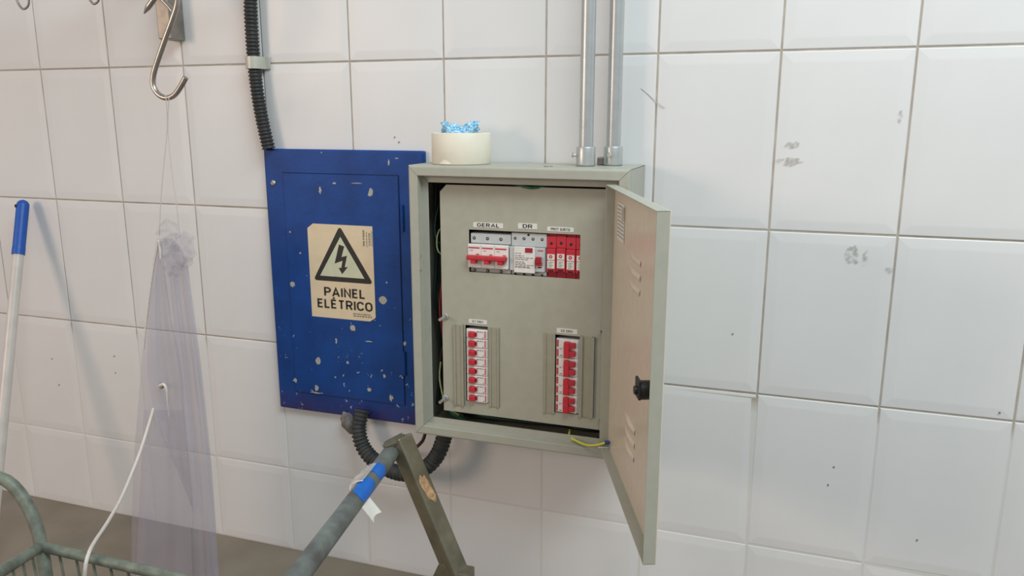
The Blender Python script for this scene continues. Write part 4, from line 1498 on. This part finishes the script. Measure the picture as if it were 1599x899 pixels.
def wrap(s0, s1, a0, a1, r, name, m_, jag=0.15, sd=1, up_=None):
    """patch wrapped round the handle between two lengths and two angles"""
    ref = -(view - td * view.dot(td)).normalized()
    ort = td.cross(ref).normalized()
    rnd = random.Random(sd)
    rows_ = []
    nu, nv = 12, 12
    ja = [rnd.uniform(-jag, jag) for _ in range(nv + 1)]
    jb = [rnd.uniform(-jag, jag) for _ in range(nv + 1)]
    for i in range(nu + 1):
        r_ = []
        for j in range(nv + 1):
            f1, f2 = i / nu, j / nv
            wd = math.sqrt(max(0.0, 1 - (2 * f2 - 1) ** 2)) ** 0.7
            mid, hl = (s0 + s1) / 2, (s1 - s0) / 2
            lo_ = mid - hl * wd * (1 + 0.3 * ja[j])
            hi_ = mid + hl * wd * (1 + 0.3 * jb[j])
            s = lo_ + (hi_ - lo_) * f1
            a = math.radians(a0 + (a1 - a0) * f2)
            r_.append(tt + td * s + (ref * math.cos(a) + ort * math.sin(a)) * r)
        rows_.append(r_)
    g_ = G()
    g_.sheet(rows_)
    return g_.out(name, m_, trol)


wrap(0.074, 0.108, -80, 50, 0.0131, 'blue_tape', BTAPE, 0.3, 2)
wrap(0.124, 0.182, -85, 50, 0.0131, 'blue_tape', BTAPE, 0.2, 3)
# clear film half peeled off the tube, and a torn paper label
ref = -(view - td * view.dot(td)).normalized()
ort = td.cross(ref).normalized()
lft = ort if (ort.dot(side) < 0) == (side.x > 0) else -ort
rows = []
for i in range(13):
    f1 = i / 12
    r_ = []
    for j in range(11):
        f2 = j / 10
        a = math.radians(20 + 95 * f2)
        swell = 0.0030 + 0.012 * max(0.0, math.sin(math.pi * f1)) * max(0.0, f2 - 0.35) + 0.0016 * mnoise.noise(Vector((f1 * 6, f2 * 6, 1)))
        r_.append(tt + td * (0.084 + 0.062 * f1) + (ref * math.cos(a) + lft * math.sin(a)) * (0.0127 + swell))
    rows.append(r_)
g = G()
g.sheet(rows)
film = g.out('peeling_film', FILM, trol)
G().tube([r_[-1] for r_ in rows], 0.0008, 0.004, 6).out('film_highlight', CORD, film)  # white tubes paint the bright highlight along the film's rim
G().tube(rows[-1], 0.0008, 0.004, 6).out('film_highlight', CORD, film)
g = G()
rows = []
for i in range(7):
    f1 = i / 6
    rows.append([])
    for j in range(5):
        f2 = j / 4
        p = tt + td * (0.150 + 0.032 * f1) - lft * (0.010 + 0.020 * f2 * (1 - 0.25 * math.sin(f1 * 3))) + Vector((0, 0.003, -0.014 * f2))
        rows[-1].append(p)
g.sheet(rows)
g.out('torn_label', PAPER, trol)
# foot bracket and the rest of the frame below the picture
fb = B0 + ax * 0.004
G().box((fb.x - 0.003, fb.y - 0.014, FLOOR_Z), (fb.x + 0.025, fb.y + 0.014, fb.z + 0.008), 0.002).out('post', BARM, trol)
G().box((fb.x - 0.034, fb.y - 0.016, fb.z - 0.022), (fb.x + 0.004, fb.y + 0.016, fb.z - 0.010), 0.002).out('foot_plate', BARM, trol)
gus = [(fb.x - 0.036, fb.z - 0.011), (fb.x + 0.006, fb.z - 0.011), (fb.x - 0.014, fb.z + 0.018), (fb.x - 0.024, fb.z + 0.016)]
G().prism(gus, fb.y - 0.013, fb.y - 0.009).out('gusset', BARM, trol)
c = Vector((fb.x - 0.020, fb.y - 0.0135, fb.z + 0.006))
q_ = tp[-1]
g = G().tube([(q_.x, q_.y, FLOOR_Z + 0.075), (q_.x, (q_.y + fb.y) / 2, FLOOR_Z + 0.075), (fb.x + 0.01, fb.y, FLOOR_Z + 0.075)], 0.0127, 0.05, 16)
g.out('lower_rail', TUBEM, trol)
G().box((q_.x - 0.014, q_.y - 0.014, FLOOR_Z), (q_.x + 0.014, q_.y + 0.014, FLOOR_Z + 0.085), 0.002).out('foot', BARM, trol)
bpy.context.view_layer.update()
